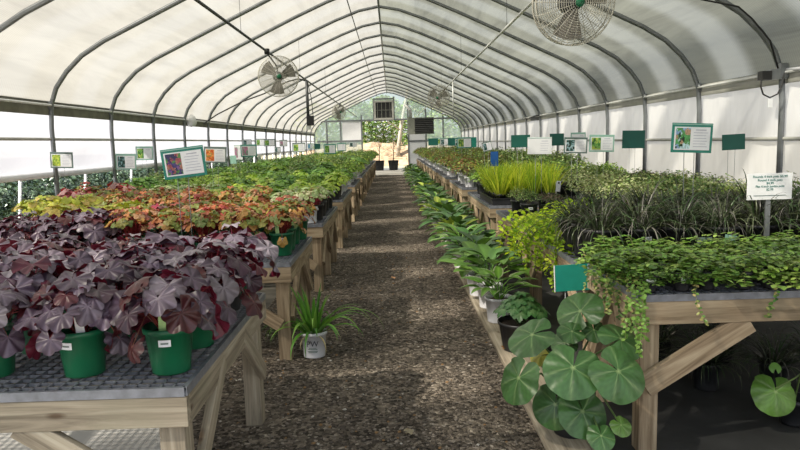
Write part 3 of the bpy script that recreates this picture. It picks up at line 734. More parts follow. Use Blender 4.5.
# ------------------------------------------------------------------ plants, right
def vinca(seed, spill=None):
    random.seed(seed); mb = MB()
    pal = [(.15, .27, .04), (.20, .34, .06), (.09, .18, .035), (.27, .40, .09), (.13, .26, .04)]
    for s_ in range(34):
        a = ru(0, 6.28); L = ru(.07, .17); p = V((math.cos(a) * .03, math.sin(a) * .03, 0)); el = ru(.25, 1.3)
        pts = [p.copy()]; n = 7
        for i in range(n):
            d = V((math.cos(a) * math.cos(el), math.sin(a) * math.cos(el), math.sin(el))); p = p + d * L / n; p.z = max(p.z, -.01); pts.append(p.copy()); el -= .22; a += ru(-.3, .3)
            for sg in (-1, 1):
                sd = V((-math.sin(a) * sg, math.cos(a) * sg, .35)); oval_leaf(mb, p, sd + d * .4, V((ru(-.3, .3), ru(-.3, .3), 1)), ru(.019, .03), ru(.013, .019), mul(ch(pal), ru(.6, 1.35)))
        mb.tube(pts, .0012, 3, False, cols=[(.2, .22, .08)] * len(pts))
    return mb.mesh('foliage', 'leaf_gloss')
F_VINCA = [vinca(50 + i) for i in range(4)]
random.seed(21)
def trailing(mb, start, out, drop, pal, ls, n=16, wob=.3):
    p = V(start); d = V(out).normalized() * .7 + V((0, 0, .35)); step = (drop + .15) / n; pts = [p.copy()]
    for i in range(n):
        d = (d + V((ru(-wob, wob), ru(-wob, wob), -.30))).normalized(); p = p + d * step; pts.append(p.copy())
        for _ in range(2):
            sd = V((ru(-1, 1), ru(-1, 1), ru(-.3, .6))); oval_leaf(mb, p, sd, V((ru(-.4, .4) - .3, ru(-.6, .2) - .3, .8)), ls * ru(.8, 1.3), ls * .75 * ru(.8, 1.2), mul(ch(pal), ru(.75, 1.25)))
    mb.tube(pts, .0015, 3, False, cols=[(.25, .28, .1)] * len(pts))
ZR = .829
r = 0
for y in (3.20, 3.355, 3.51, 3.665, 3.82):
    r += 1; c = 0; x = 1.26
    while x < 3.2:
        c += 1
        if seen(x, y, .9, 40):
            t = spawn('potted_vinca', 'small', ch(F_VINCA), (x + ru(-.015, .015), y + ru(-.015, .015), ZR), 'low green vinca in small black pot, first right bench, %s row, %s from aisle' % (ordn(r), ordn(c)), 'potted plant', 'vinca pots on the first right bench', lab=(r == 1 and c in (1, 2)), soil=r < 3, fsc=(.75 if r == 1 and c < 3 else 1.22 * ru(.9, 1.15)))
        x += .155
# trailing vinca over the corner
m = MB(); pv = [(.12, .25, .05), (.22, .32, .09), (.32, .36, .12), (.42, .36, .14), (.09, .2, .05)]
for i in range(34):
    trailing(m, (1.24 + ru(-.02, .1), ru(3.25, 3.95), .92), (-.6, ru(-.4, .3), 0), ru(.03, .22), pv, .019)
o = obj('trailing_vinca', m, 'leaf_gloss'); tag(o, 'sprawling golden-green vinca mat spilling over the aisle side of the first right bench', 'plant')
m = MB()
for i in range(5): trailing(m, (1.19 + .02 * i, 3.17, .88), (-.5, -.6, 0), ru(.12, .26), [(.12, .27, .05), (.18, .34, .07)], .02, 18, .12)
o = obj('trailing_vinca', m, 'leaf_gloss'); tag(o, 'bright green vinca runners hanging down the front corner post of the first right bench', 'plant')

for i, x in enumerate((1.45, 1.9, 2.02, 2.3)):
    m = MB(); trailing(m, (x, 3.16, .87), (ru(-.3, .3), -1, 0), ru(.04, .14), pv, .018, 12)
    tag(obj('vinca_runner', m, 'leaf_gloss'), 'short vinca runner dangling over the front rail, %s from the corner post' % ordn(i + 1), 'plant', 'short vinca runners')
# black mondo grass
def pr2(r, c, x, y): return ('potted_mondo_grass', 'dark mondo grass in black pot', 'black2', ch(F_MONDO))
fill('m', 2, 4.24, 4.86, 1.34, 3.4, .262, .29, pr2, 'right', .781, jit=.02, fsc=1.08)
# creeping jenny
m0 = []
for s_ in range(3):
    random.seed(70 + s_); m = MB(); pj = [(.50, .64, .04), (.58, .70, .08), (.40, .58, .04), (.28, .44, .04)]
    for i in range(30): a = ru(0, 6.28); trailing(m, (math.cos(a) * .05, math.sin(a) * .05, ru(0, .03)), (math.cos(a), math.sin(a), .5), ru(.06, .14), pj, .022, 10)
    m0.append(m.mesh('foliage', 'leaf_bright'))
random.seed(33)
for i, (x, y) in enumerate([(1.38, 5.02), (1.6, 5.2), (1.32, 5.42), (1.6, 5.5), (1.38, 5.72), (1.62, 5.8), (1.85, 5.35), (1.86, 5.65), (1.85, 5.95), (1.62, 6.05)]):
    spawn('potted_creeping_jenny', 'small', ch(m0), (x, y, .781), 'golden creeping jenny in small pot, second right bench, %s of its patch' % ordn(i + 1), 'potted plant', 'creeping jenny pots', soil=False, fsc=1.5, sc=1.25)
m = MB()
for i in range(84):
    trailing(m, (1.38 + ru(-.05, .12), ru(4.8, 5.85), .92), (-.3, ru(-.5, .3), .1), ru(.05, .45), pj, .024, 18, .2)
o = obj('trailing_creeping_jenny', m, 'leaf_bright'); tag(o, 'lime-yellow creeping jenny cascading over the edge of the second right bench', 'plant')
# shrubs behind
def pr2b(r, c, x, y):
    d = ch(['variegated', 'variegated', 'olive green'])
    return ('potted_shrub', d + ' shrub in black pot', 'black', ch(F_VARIEG if d == 'variegated' else F_SHRUB))
fill('s', 2, 5.2, 7.5, 2.15, 3.4, .32, .35, lambda r, c, x, y: (('potted_perennial', 'yellow green perennial in black pot', 'black', ch(F_LIME)) if (r == 2 and c == 3) else pr2b(r, c, x, y)), 'right', .781, fsc=1.15, grp='shrubs at the back of the second right bench')
fill('s', 2, 6.6, 7.2, 1.35, 1.8, .3, .35, lambda r, c, x, y: ('potted_shrub', 'dark leaved low shrub in black pot', 'black', ch(F_SHRUB + F_DARKB)), 'right', .781, fsc=.62, grp='low shrubs behind the creeping jenny')
# acorus flat
m = MB(); m.box((0, 0, .006), (.86, 1.15, .012))
for sx in (-1, 1): m.box((sx * .43, 0, .04), (.012, 1.16, .08)); m.box((sx * .437, 0, .078), (.026, 1.18, .008))
for sy in (-1, 1): m.box((0, sy * .575, .04), (.87, .012, .08)); m.box((0, sy * .58, .078), (.88, .026, .008))
o = tag(obj('nursery_flat', m, 'black_plastic', smooth=False, loc=(1.68, 8.78, .781)), 'long black nursery flat under the yellow grasses, third right bench', 'tray')
r = 0
for y in (8.30, 8.49, 8.68, 8.87, 9.06, 9.25):
    r += 1
    for c in range(4):
        spawn('potted_sweet_flag', 'small', ch(F_ACORUS), (1.36 + c * .21, y, .794), 'yellow-green grassy sweet flag in black flat, %s row, %s from aisle' % (ordn(r), ordn(c + 1)), 'potted plant', 'sweet flags in the flat', soil=False, fsc=1.45, sc=1.25)
def pr3(r, c, x, y): return ('potted_shrub', 'dark leaved low shrub in black pot', 'black', ch(F_DARKB)) if x > 3.0 else ('potted_shrub', 'green and white shrub in black pot', 'black', ch(F_SHRUB + F_VARIEG))
fill('s', 3, 8.3, 9.35, 2.4, 3.4, .33, .36, pr3, 'right', .781, fsc=1.1)
fill('s', 3, 9.6, 10.35, 1.36, 3.4, .36, .38, lambda r, c, x, y: ('potted_shrub', 'olive green shrub in black pot', 'black', ch(F_SHRUB + F_LIMEB)), 'right', .781, fsc=1.25)
def pr4(r, c, x, y):
    d = ch(['bronze tipped', 'olive green', 'bronze tipped', 'lime green']) if x < 2.6 else 'olive green'
    return ('potted_spirea', d + ' spirea in white pot', 'white', ch({'bronze tipped': F_SPIREA, 'olive green': F_SHRUB, 'lime green': F_LIMEB}[d]))
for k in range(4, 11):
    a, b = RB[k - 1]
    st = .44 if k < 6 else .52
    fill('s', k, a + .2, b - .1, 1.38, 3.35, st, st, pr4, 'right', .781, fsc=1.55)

# hostas along the floor
HK = [('large green hosta', F_HG), ('blue-green hosta', F_HB), ('white-edged hosta', F_HV), ('chartreuse hosta', F_HL)]
seq = [2, 0, 0, 1, 0, 2, 0, 3, 1, 0, 2, 0, 3, 3, 0, 2, 1, 3, 0, 0, 2, 3, 0, 1]
y = 5.55; i = 0
while y < 30.5:
    d, F = HK[seq[i % len(seq)]]
    spawn('potted_hosta', 'white2', ch(F), (.86 + ru(-.03, .03), y, .041), '%s in white pot, %s in the row along the plank' % (d, ordn(i + 1)), 'potted plant', 'hostas on the plank beside the path', tg=(2 if y < 9 and rnd() < .4 else False), soil=y < 10, fsc=ru(1.3, 1.5) if y > 6 else 1.2)
    if y > 7 and i % 2 == 0:
        d2, F2 = HK[ch([0, 1, 2])]
        spawn('potted_hosta', 'white2', ch(F2), (1.12, y + .25, .0), '%s in white pot under the bench edge, behind the %s hosta' % (d2, ordn(i + 1)), 'potted plant', 'hostas half under the right benches', soil=False, fsc=1.2)
    y += .50 if y < 12 else .62; i += 1

# lobed plant in black tub in front of the first hosta
def lobed(N_):
    mb = MB()
    for i in range(N_):
        a = i * 2.4; q = math.sqrt((i + .5) / N_); o = V((math.cos(a), math.sin(a), 0)); tip = o * .19 * q + V((0, 0, .27 * (1 - .6 * q) + .02))
        mb.tube([o * .02, tip * .6 + V((0, 0, .03)), tip], .003, 4, False, cols=[(.2, .3, .12)] * 3)
        g_ = ru(.8, 1.2)
        polar_leaf(mb, tip, V((0, 0, 1)) + o * q * .8, o, .066 * ru(.8, 1.2), 7, .42, .1, .15, lambda u, th, lb: mul(mixc((.16, .26, .10), (.05, .14, .035), min(1, u * 1.2)), g_), n=42, rings=(.35, .7, 1.0), notch=2.9, scall=.08)
    return mb.mesh('foliage', 'leaf_gloss')
spawn('potted_cranesbill', 'tub', lobed(30), (.93, 4.78, .041), 'deeply lobed green plant in wide black tub beside the plank, nearest the hostas', 'potted plant', lab=False, fsc=.92)

# strappy plant in white pot by second left bench
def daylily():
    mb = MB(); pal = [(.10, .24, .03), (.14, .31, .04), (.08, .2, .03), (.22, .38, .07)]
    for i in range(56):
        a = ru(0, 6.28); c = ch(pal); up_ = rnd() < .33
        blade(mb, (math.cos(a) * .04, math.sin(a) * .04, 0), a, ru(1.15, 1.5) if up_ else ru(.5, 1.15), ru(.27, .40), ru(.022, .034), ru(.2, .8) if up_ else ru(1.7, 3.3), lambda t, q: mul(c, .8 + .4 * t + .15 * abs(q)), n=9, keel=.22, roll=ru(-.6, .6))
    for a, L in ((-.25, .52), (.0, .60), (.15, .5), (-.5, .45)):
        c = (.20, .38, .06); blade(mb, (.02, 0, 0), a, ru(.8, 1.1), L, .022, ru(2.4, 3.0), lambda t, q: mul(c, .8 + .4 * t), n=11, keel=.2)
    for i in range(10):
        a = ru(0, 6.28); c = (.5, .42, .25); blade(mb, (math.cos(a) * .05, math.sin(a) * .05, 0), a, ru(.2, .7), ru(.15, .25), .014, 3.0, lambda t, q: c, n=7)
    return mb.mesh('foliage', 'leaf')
SP_POTS['pw'] = dict(SP_POTS['white'])
t = thing('potted_daylily', 'arching green strap-leaved plant in white pot on gravel by left bench leg', 'potted plant', (-.63, 4.88, .0), (math.radians(-2), 0, 0), 1.13)
po = link('pot', SP_POTS['white']['pot'], t); link('soil', SP_POTS['white']['soil'], t); link('foliage', daylily(), t, (0, 0, .14))
def text(body, size, loc, rot, mat, parent, name='lettering', align='CENTER', ext=.0006):
    cu = bpy.data.curves.new(name, 'FONT'); cu.body = body; cu.size = size; cu.align_x = align; cu.align_y = 'CENTER'; cu.extrude = ext
    cu.materials.append(MATS[mat]); tmp = bpy.data.objects.new('tmp', cu); COL.objects.link(tmp); bpy.context.view_layer.update()
    me = bpy.data.meshes.new_from_object(tmp.evaluated_get(bpy.context.evaluated_depsgraph_get())); bpy.data.objects.remove(tmp)
    if not me.materials: me.materials.append(MATS[mat])
    return link(name, me, parent, loc, rot)
text('PW', .052, (0.0, -.0895, .102), (PI / 2 - .09, 0, 0), 'ink', po)
m = MB()
for z, w_ in ((.074, .05), (.066, .062), (.052, .066), (.044, .058)): m.box((0, -.0835 - (z - .05) * .09, z), (w_, .0014, .003 if z > .07 else .004))
obj('printed_lines', m, 'sign_grey', po, False)

# leopard plant with big round leaves
FL = [((.99, 3.45, .67), .120, (-.45, -.5, .75), (-.3, .2, .6)), ((.69, 3.25, .61), .118, (-.45, -.35, .8), (-1, 0, -.1)), ((.59, 3.1, .44), .112, (-.75, -.5, .5), (-.3, -.2, -.9)),
      ((.83, 3.0, .52), .128, (-.1, -.75, .65), (-.1, .3, -.9)), ((1.02, 2.93, .52), .124, (.15, -.8, .6), (.5, .0, -.8)), ((.77, 3.1, .30), .105, (-.3, -.85, .45), (-.2, -.2, -1)),
      ((.89, 3.05, .28), .112, (.1, -.8, .55), (.1, 0, -1)), ((.95, 2.95, .20), .062, (0, -.75, .65), (0, 0, -1)), ((1.05, 2.97, .24), .048, (.1, -.7, .7), (.3, 0, -.8)),
      ((1.09, 3.10, .62), .105, (.25, -.5, .8), (.6, 0, .5)), ((1.05, 3.4, .58), .062, (0, -.7, .7), (0, 0, -1)), ((.92, 3.35, .59), .068, (-.1, -.5, .85), (-1, 0, -.2)), ((.91, 3.45, .50), .07, (-.4, -.6, .7), (-1, 0, 0)), ((.77, 3.42, .44), .052, (-.4, -.6, .7), (-1, 0, 0))]
def big_leaf(mb, c, Rr, nrm, tip, col=(.05, .14, .04)):
    g_ = ru(.85, 1.15)
    def cf(u, th, lb):
        v = max(0, math.cos(th * 5.5 + u * .9)) ** 20
        x = mixc(col, (.22, .34, .14), v * (1 - .75 * u)); x = mixc(x, (.35, .45, .2), .5 if u < .05 else 0)
        return mul(x, g_ * (1 + .15 * math.sin(5 * th) + .14 * math.sin(21 * th + 16 * u)))
    polar_leaf(mb, c, nrm, tip, Rr, 9, .012, .05, ru(.12, .3), cf, n=90, rings=(.12, .3, .5, .7, .86, .96, 1.0), notch=3.03, scall=.0, kidney=True)
t = thing('leopard_plant', 'leopard plant with big glossy round leaves spilling over the plank before the first right bench', 'plant', (.92, 3.35, 0.04))
pp = link('pot', SP_POTS['black2']['pot'], t); link('soil', SP_POTS['black2']['soil'], t)
m = MB(); ms = MB(); ms.col = (.16, .24, .08)
for c, Rr, nrm, tip in FL:
    Rr *= 1.08; c = V(c) - V((.92, 3.35, .04)); col = (.045, .125, .035) if Rr > .055 else (.09, .2, .04)
    if abs(c.x + .15) < .02 and Rr < .06: col = (.42, .42, .06)
    big_leaf(m, c, Rr, nrm, tip, col)
    b = V((ru(-.04, .04), ru(-.04, .04), .19)); mid = b.lerp(c, .5) + V((0, .03, .06 if c.z > .3 else .12)); ms.tube([b, mid, c - V(nrm).normalized() * .004], [.006, .0055, .0045], 6, False)
obj('foliage', m, 'leaf_pucker', t); obj('stems', ms, 'leaf', t)
# second, under the bench
t = thing('leopard_plant', 'single large round green leaf on a stalk beside the steel pipe under the bench', 'plant', (2.14, 3.42, 0))
pp = link('pot', SP_POTS['small']['pot'], t, (0.03, .03, 0), (0, 0, 0), 1.6)
m = MB(); big_leaf(m, V((-.16, -.12, .245)), .112, (-.1, -.8, .5), (-.15, 0, -1), (.10, .23, .04)); obj('foliage', m, 'leaf_pucker', t)
m = MB(); m.col = (.16, .24, .08); m.tube([(.03, .03, .1), (.03, -.02, .3), (-.05, -.09, .30), (-.155, -.112, .26)], .005, 6, False); polar_leaf(m, (-.15, -.09, .36), (-.2, -.7, .5), (0, 0, 1), .03, 3, .05, .1, .1, lambda u, th, lb: (.15, .32, .06), n=14); obj('stems', m, 'leaf', t)
for x, y, lb, cl in ((.80, 4.75, 'small orange fallen leaf lying beside the wide black tub', (.45, .2, .05)), (-.02, 7.6, 'small tan fallen leaf lying in the middle of the gravel path', (.5, .3, .14)), (.05, 3.45, 'pale curled fallen leaf on the gravel near the front', (.42, .34, .24))):
    m = MB(); polar_leaf(m, (0, 0, .012), (.15, -.2, 1), (1, .3, 0), .028, 5, .3, .15, -.2, lambda u, th, lb_: cl, n=20, rings=(.4, .75, 1.0)); tag(obj('fallen_leaf', m, 'leaf', loc=(x, y, .045 if x > .78 else .008)), lb, 'leaf')
# steel pipe
m = MB(); m.tube([(2.0, 3.02, 0), (2.0, 3.02, .72)], .0215, 14); m.box((2.0, 3.035, .70), (.055, .03, .05))
tag(obj('support_pipe', m, 'steel_light'), 'galvanised steel pipe propping the front rail of the first right bench', 'pipe')
# plants under the first right bench
for i, (x, y, pot) in enumerate([(1.95, 4.0, 'black'), (1.55, 4.15, 'black'), (2.35, 3.95, 'black'), (2.7, 4.1, 'black'), (1.85, 4.5, 'black'), (2.3, 4.5, 'black')]):
    spawn('potted_mondo_grass', pot, ch(F_MONDO), (x, y, 0), 'grassy plant in black pot in shade under the right bench, %s from the front post' % ordn(i + 1), 'potted plant', 'grassy plants under the right benches', soil=i < 3, fsc=.95)

# ------------------------------------------------------------------ signs
def picture(parent, w_, h_, x, z, pal, y=-.006, nx=18, nz=18):
    m = MB(); seeds = [(ru(0, 1), ru(0, 1), ch(pal)) for _ in range(45)]
    for i in range(nx):
        for j in range(nz):
            u, v = (i + .5) / nx, (j + .5) / nz; c = min(seeds, key=lambda s: (s[0] - u) ** 2 + (s[1] - v) ** 2 + ru(0, .01))[2]; c = mul(c, ru(.7, 1.3))
            x0, z0 = x + w_ * (i / nx - .5), z + h_ * (j / nz - .5); dx, dz = w_ / nx, h_ / nz
            m.add([(x0, y, z0), (x0 + dx, y, z0), (x0 + dx, y, z0 + dz), (x0, y, z0 + dz)], [(0, 1, 2, 3)], cols=[c] * 4)
    return obj('photo', m, 'printed', parent, False)
def sign(label, x, y, z, zb, w_=.28, h_=.20, frame_='sign_grey', pal=None, roll=0.0, yaw=0.0, tilt=0.0, stakes=2, kind='card', name='plant_sign', group=None, lines=7):
    t = thing(name, label, 'sign', (x, y, zb), (0, 0, yaw), group=group)
    b = link('board', None, t); 
    m = MB(); m.board((-w_ / 2, 0, 0), (w_ / 2, 0, 0), h_, .006, (0, 0, 1), .001)
    bpy.data.objects.remove(b)
    b = obj('board', m, frame_, t, False, (0, 0, z - zb)); b.rotation_euler = (tilt, roll, 0)
    if kind == 'card':
        m = MB(); m.box((0, -.0042, -h_ * .02), (w_ * .88, .002, h_ * .78)); obj('paper', m, 'label_white', b, False)
        if pal: picture(b, w_ * .36, h_ * .70, -w_ * .225, -h_ * .02, pal)
        m = MB(); rows = lines
        for k in range(rows):
            zz = h_ * (.27 - .56 * k / (rows - 1)); ww = w_ * (.36 if k else .28) * ru(.8, 1); m.box((w_ * .21 - (w_ * .36 - ww) / 2 * (k > 0), -.0056, zz), (ww, .001, .0035 if k else .006))
        obj('lettering', m, 'ink_faint', b, False)
        m = MB(); m.box((0, -.004, h_ * .455), (w_ * .98, .003, .007)); obj('top_strip', m, 'sign_mint' if frame_ != 'sign_grey' else 'sign_grey', b, False)
    m0_ = z - zb
    if stakes == 2:
        for sx in (-.045, .02): m = MB(); m.tube([(sx, .006, 0), (sx * 1.1, .006, m0_ - h_ * .4)], .0026 if y < 6 else .0019, 6); obj('stake', m, 'steel', t)
    elif stakes == 1:
        m = MB(); m.box((0, .012, (m0_ - h_ * .3) / 2), (.03, .012, m0_ - h_ * .3)); obj('stake', m, 'steel', t, False)
    return t, b
GP = [(.1, .3, .06), (.2, .4, .1), (.05, .15, .04), (.4, .5, .1)]
PP = [(.08, .06, .2), (.05, .05, .12), (.35, .1, .12), (.1, .25, .08), (.2, .1, .3), (.4, .2, .15)]
OP = [(.75, .22, .05), (.8, .35, .1), (.6, .12, .03), (.3, .3, .08)]
BP = [(.25, .4, .6), (.1, .3, .1), (.45, .3, .2), (.02, .05, .03), (.5, .7, .75), (.1, .35, .12)]
KP = [(.02, .05, .04), (.05, .15, .15), (.3, .45, .5), (.02, .03, .02)]
MP = [(.5, .2, .35), (.2, .3, .25), (.35, .15, .25)]
LZ = .80
sign('large teal-framed plant sign with flower photo, tilted above the amber heucheras', -1.42, 4.55, 1.50, LZ, .285, .205, 'sign_teal', PP, roll=-.10, yaw=.12)
sign('grey-framed sign with orange flower photo behind the teal sign', -2.22, 8.4, 1.5, LZ, .285, .205, 'sign_grey', OP, roll=.05)
sign('grey-green framed sign with yellow-green leaf photo by the first visible left post', -4.1, 8.3, 1.49, .78, .28, .2, 'sign_grey', [(.4, .5, .05), (.2, .35, .05), (.5, .6, .1)], roll=.04)
sign('pale framed sign with dark leaf photo near the left curtain', -3.68, 9.24, 1.43, .78, .28, .22, 'sign_mint', KP, roll=.04)
sign('small pale sign overlapping behind the dark leaf sign', -4.02, 10.87, 1.53, .78, .28, .22, 'sign_mint', GP, roll=.02)
sign('small teal card standing between the orange and pink signs', -2.9, 12.2, 1.36, LZ, .11, .15, 'sign_mint', None, kind='plain')
sign('narrow pink photo sign just left of the teal and purple sign', -2.85, 12.4, 1.49, LZ, .15, .27, 'label_white', MP)
sign('teal-framed sign with purple flower photo in the row of distant left signs', -2.47, 11.55, 1.52, LZ, .28, .21, 'sign_teal', MP)
sign('grey sign with dark photo at the wall above the purple flower sign', -4.1, 19, 1.7, .75, .26, .17, 'sign_grey', KP)
sign('grey sign at the wall, second past the purple flower sign', -3.82, 19.5, 1.70, .75, .26, .2, 'sign_grey', GP)
sign('small green-photo sign, third past the purple flower sign', -3.06, 16.8, 1.67, LZ, .28, .18, 'sign_grey', GP)
sign('low grey sign under the green-photo sign in the distance', -3.0, 17.6, 1.48, LZ, .16, .14, 'sign_grey', KP)
sign('distant grey sign beside the hanging pole', -2.84, 17.6, 1.65, LZ, .2, .17, 'sign_grey', MP)
sign('white and green photo sign in the middle of the distant left row', -1.98, 14.3, 1.54, LZ, .28, .2, 'sign_grey', GP)
sign('small blue card among the distant left signs', -2.25, 18.6, 1.55, LZ, .17, .15, 'sign_mint', [(.2, .4, .7), (.1, .3, .5)])
sign('small teal card among the distant left signs', -1.95, 17.6, 1.54, LZ, .16, .14, 'sign_dark', None, kind='plain')
sign('teal-framed sign with large green photo near the aisle, distant left row', -1.42, 15.4, 1.48, LZ, .28, .23, 'sign_teal', GP)
sign('turquoise banner card just past the green photo sign', -1.25, 16.8, 1.51, LZ, .22, .2, 'sign_teal', None, kind='card')
sign('pale small sign nearest the far doorway on the left benches', -1.32, 23.1, 1.55, LZ, .26, .17, 'label_white', KP)
# right
sign('teal-framed sign with flower collage photo on wire stakes above the mondo grass', 2.10, 4.62, 1.57, .79, .285, .205, 'sign_teal', BP, roll=.05, stakes=2)
sign('dark green blank board turned away, beside the collage sign', 3.42, 6.6, 1.505, .79, .23, .155, 'sign_dark', None, roll=-.03, kind='plain')
sign('dark green blank board turned away, against the white curtain at mid wall', 2.94, 8.03, 1.55, .79, .275, .215, 'sign_dark', None, kind='plain', roll=.02)
sign('green-framed sign with green garden photo, behind and right of the dark-photo sign', 2.35, 7.39, 1.52, .79, .28, .19, 'sign_mint', GP, roll=.03)
sign('grey-framed sign with dark waterfall photo', 2.2, 7.9, 1.5, .79, .28, .19, 'sign_grey', KP, roll=.04)
sign('mint framed sign peeking over between the garden and dark photo signs', 3.5, 12.4, 1.56, .79, .28, .24, 'sign_mint', None)
sign('dark green blank board behind the plain white notice', 3.05, 12.2, 1.56, .79, .26, .22, 'sign_dark', None, kind='plain')
sign('plain white notice card with faint print over the shrubs', 1.72, 7.68, 1.51, .79, .28, .195, 'label_white', None, roll=.02, lines=5)
sign('dark green blank board left of the plain white notice', 1.9, 9.73, 1.56, .79, .28, .18, 'sign_dark', None, kind='plain')
sign('small grey sign leaning left of the dark green board', 1.62, 11.2, 1.48, .79, .16, .16, 'sign_grey', KP, roll=-.2)
for i, (x, y, z, w_, fr, pl) in enumerate([(1.36, 12.32, 1.55, .28, 'sign_teal', GP), (1.62, 13.6, 1.55, .26, 'sign_teal', None), (1.72, 16.5, 1.55, .28, 'sign_teal', BP), (1.62, 17.2, 1.56, .3, 'sign_dark', None), (1.5, 18.6, 1.56, .26, 'sign_grey', KP), (1.55, 20.6, 1.58, .28, 'sign_mint', GP), (1.2, 18.9, 1.57, .28, 'sign_dark', None)]):
    sign('%s sign in the distant right row, %s from the front' % ({'sign_teal': 'teal', 'sign_dark': 'dark green', 'sign_grey': 'grey', 'sign_mint': 'pale green'}[fr], ordn(i + 1)), x, y, z, .79, w_, .2, fr, pl, kind='card' if pl else 'plain')
# price sign
t, b = sign('white paper price sign on a grey metal stake among mondo grass pots', 2.35, 4.08, 1.26, .83, .28, .165, 'label_white', None, kind='plain', stakes=1, name='price_sign')
for txt, z, s_ in (('Rounds 4 inch pots $5.99', .062, .021), ('Round 4 inch pots', .040, .021), ('$4.99', .021, .020), ('Flat 4 inch jumbo pots', .001, .020), ('$2.99', -.019, .020)):
    text(txt, s_, (0, -.0045, z), (PI / 2, 0, 0), 'ink_green', b)
m = MB(); m.box((0, -.0045, -.056), (.2, .001, .004)); obj('printed_line', m, 'sign_grey', b, False)
# teal card at the bench edge
t, b = sign('blank teal card leaning between the first and second right benches', 1.10, 3.98, 0.74, .05, .225, .165, 'sign_teal', None, kind='plain', stakes=2, name='price_card', roll=-.03)
m = MB(); m.box((-.118, -.001, 0), (.004, .008, .165)); obj('white_edge', m, 'label_white', b, False)
# blue and white cards, tag
m = MB(); m.board((0, 0, 0), (0, 0, .19), .10, .004, (1, 0, 0)); m.tube([(0, .004, -.35), (0, .004, .1)], .003, 6)
tag(obj('blue_card', m, 'blue_plastic', smooth=False, loc=(1.34, 8.62, 1.25)), 'narrow upright bright blue card above the yellow grasses', 'card')
t = thing('price_tag', 'white hanging price tag with dark print at the corner of the yellow grass flat', 'tag', (1.98, 7.95, .80)); m = MB(); m.tube([(0, 0, 0), (0, 0, .26)], .003, 6); obj('stake', m, 'steel_light', t)
m = MB(); m.board((0, -.004, .15), (0, -.004, .28), .055, .003, (1, 0, 0)); cardo = obj('card', m, 'label_white', t, False, rot=(0, .12, 0)); m = MB(); m.box((0.0, -.0065, .255), (.02, .001, .022)); obj('printed_mark', m, 'ink', cardo, False)
m = MB(); m.board((0, 0, 0), (.02, -.01, .11), .07, .002, (1, 0, 0)); tag(obj('plant_label', m, 'sign_mint', smooth=False, loc=(2.07, 4.03, .86)), 'pale mint plant label stuck upright in front of the mondo grass', 'label')
m = MB(); m.box((0, 0, .06), (.09, .004, .12)); tag(obj('plant_label', m, 'sign_grey', smooth=False, loc=(1.93, 4.03, .84)), 'grey picture label on a mondo grass pot beneath the collage sign', 'label')

# ------------------------------------------------------------------ fans, pipes, heater, cables
def ring(m, c, r, z, tr, n=40):
    m.tube([(r * math.cos(2 * PI * k / n), r * math.sin(2 * PI * k / n), z) for k in range(n + 1)], tr, 4, False)
def fan(label, loc, face, D=.62, hang=None):
    """face: direction the grille points"""
    t = thing('circulation_fan', label, 'fan', loc)
    q = V(face).to_track_quat('Z', 'Y').to_euler(); r = D / 2
    g = MB()
    for s_ in (1, -1):
        for k in range(2, 19):
            rr = r * k / 18; ring(g, 0, rr, s_ * (.035 + .075 * math.sqrt(max(0, 1 - (k / 18) ** 2))), .0024, 36)
        for k in range(20):
            a = 2 * PI * k / 20; g.tube([(r * f * math.cos(a), r * f * math.sin(a), s_ * (.035 + .075 * math.sqrt(max(0, 1 - f * f)))) for f in (.15, .4, .65, .85, .95, 1.0)], .0026, 4, False)
    for zz in (-.035, .035): ring(g, 0, r, zz, .007, 40)
    for k in range(20): a = 2 * PI * k / 20; g.tube([(r * math.cos(a), r * math.sin(a), -.035), (r * math.cos(a), r * math.sin(a), .035)], .0018, 4, False)
    gg = obj('guard', g, 'cage', t); gg.rotation_euler = q
    for k in range(3):
        m = MB(); vs = []; a0 = 2 * PI * k / 3 + .4
        for i in range(7):
            f = i / 6; rr = .05 + (r - .09) * f
            for j in range(5):
                a = a0 + (j / 4 - .5) * (1.0 - .15 * f); vs.append((rr * math.cos(a), rr * math.sin(a), .03 * (j / 4 - .5) * 2 * (1 - .3 * f)))
        m.add(vs, [(i * 5 + j, i * 5 + j + 1, (i + 1) * 5 + j + 1, (i + 1) * 5 + j) for i in range(6) for j in range(4)])
        o = obj('blade', m, 'blade_grey', t); o.rotation_euler = q
    m = MB(); m.lathe([(0, .045), (.05, .04), (.055, .0), (.075, -.02), (.08, -.13), (.06, -.16), (0, -.165)], 18); o = obj('motor', m, 'steel_dark', t); o.rotation_euler = q
    m = MB(); m.lathe([(0, .122), (.03, .121), (.035, .115), (.035, .105)], 16); o = obj('badge', m, 'green_plastic', t); o.rotation_euler = q
    if hang:
        m = MB(); h_ = V(hang) - V(loc); bk = V(face).normalized() * -.16
        m.tube([bk, bk + V((0, 0, .15)), h_ - V((0, 0, .03)), h_ + V((0, 0, .03))], .013, 8); m.box(h_, (.07, .09, .08)); obj('bracket', m, 'rubber_black', t)
    return t
PL, PZ, PR, PZ2 = -1.9, 3.06, 1.55, 3.04
def hung_pipe(x, z, label):
    t = thing('hanging_pipe', label, 'pipe', (x, 20, z)); m = MB(); m.tube([(0, Y0 - 20, 0), (0, Y1 - 20.1, 0)], .018, 8); obj('pipe', m, 'steel_light' if x > 0 else 'steel_dark', t)
    for y in HY[2:-1:3]: m = MB(); m.tube([(0, y - 20, 0), (0, y - 20, zroof(x) - z)], .003, 5); obj('hanger_wire', m, 'steel_dark', t)
hung_pipe(PL, PZ, 'dark steel pipe running lengthwise under the left roof slope, carrying the fans')
hung_pipe(PR, PZ2, 'pale steel pipe running lengthwise under the right roof slope, carrying the fans')
fan('round wire-guard fan on the dark pipe under the left roof, large one', (-1.72, 10.5, 2.66), (.25, -1, -.1), .62, (PL, 10.62, PZ))
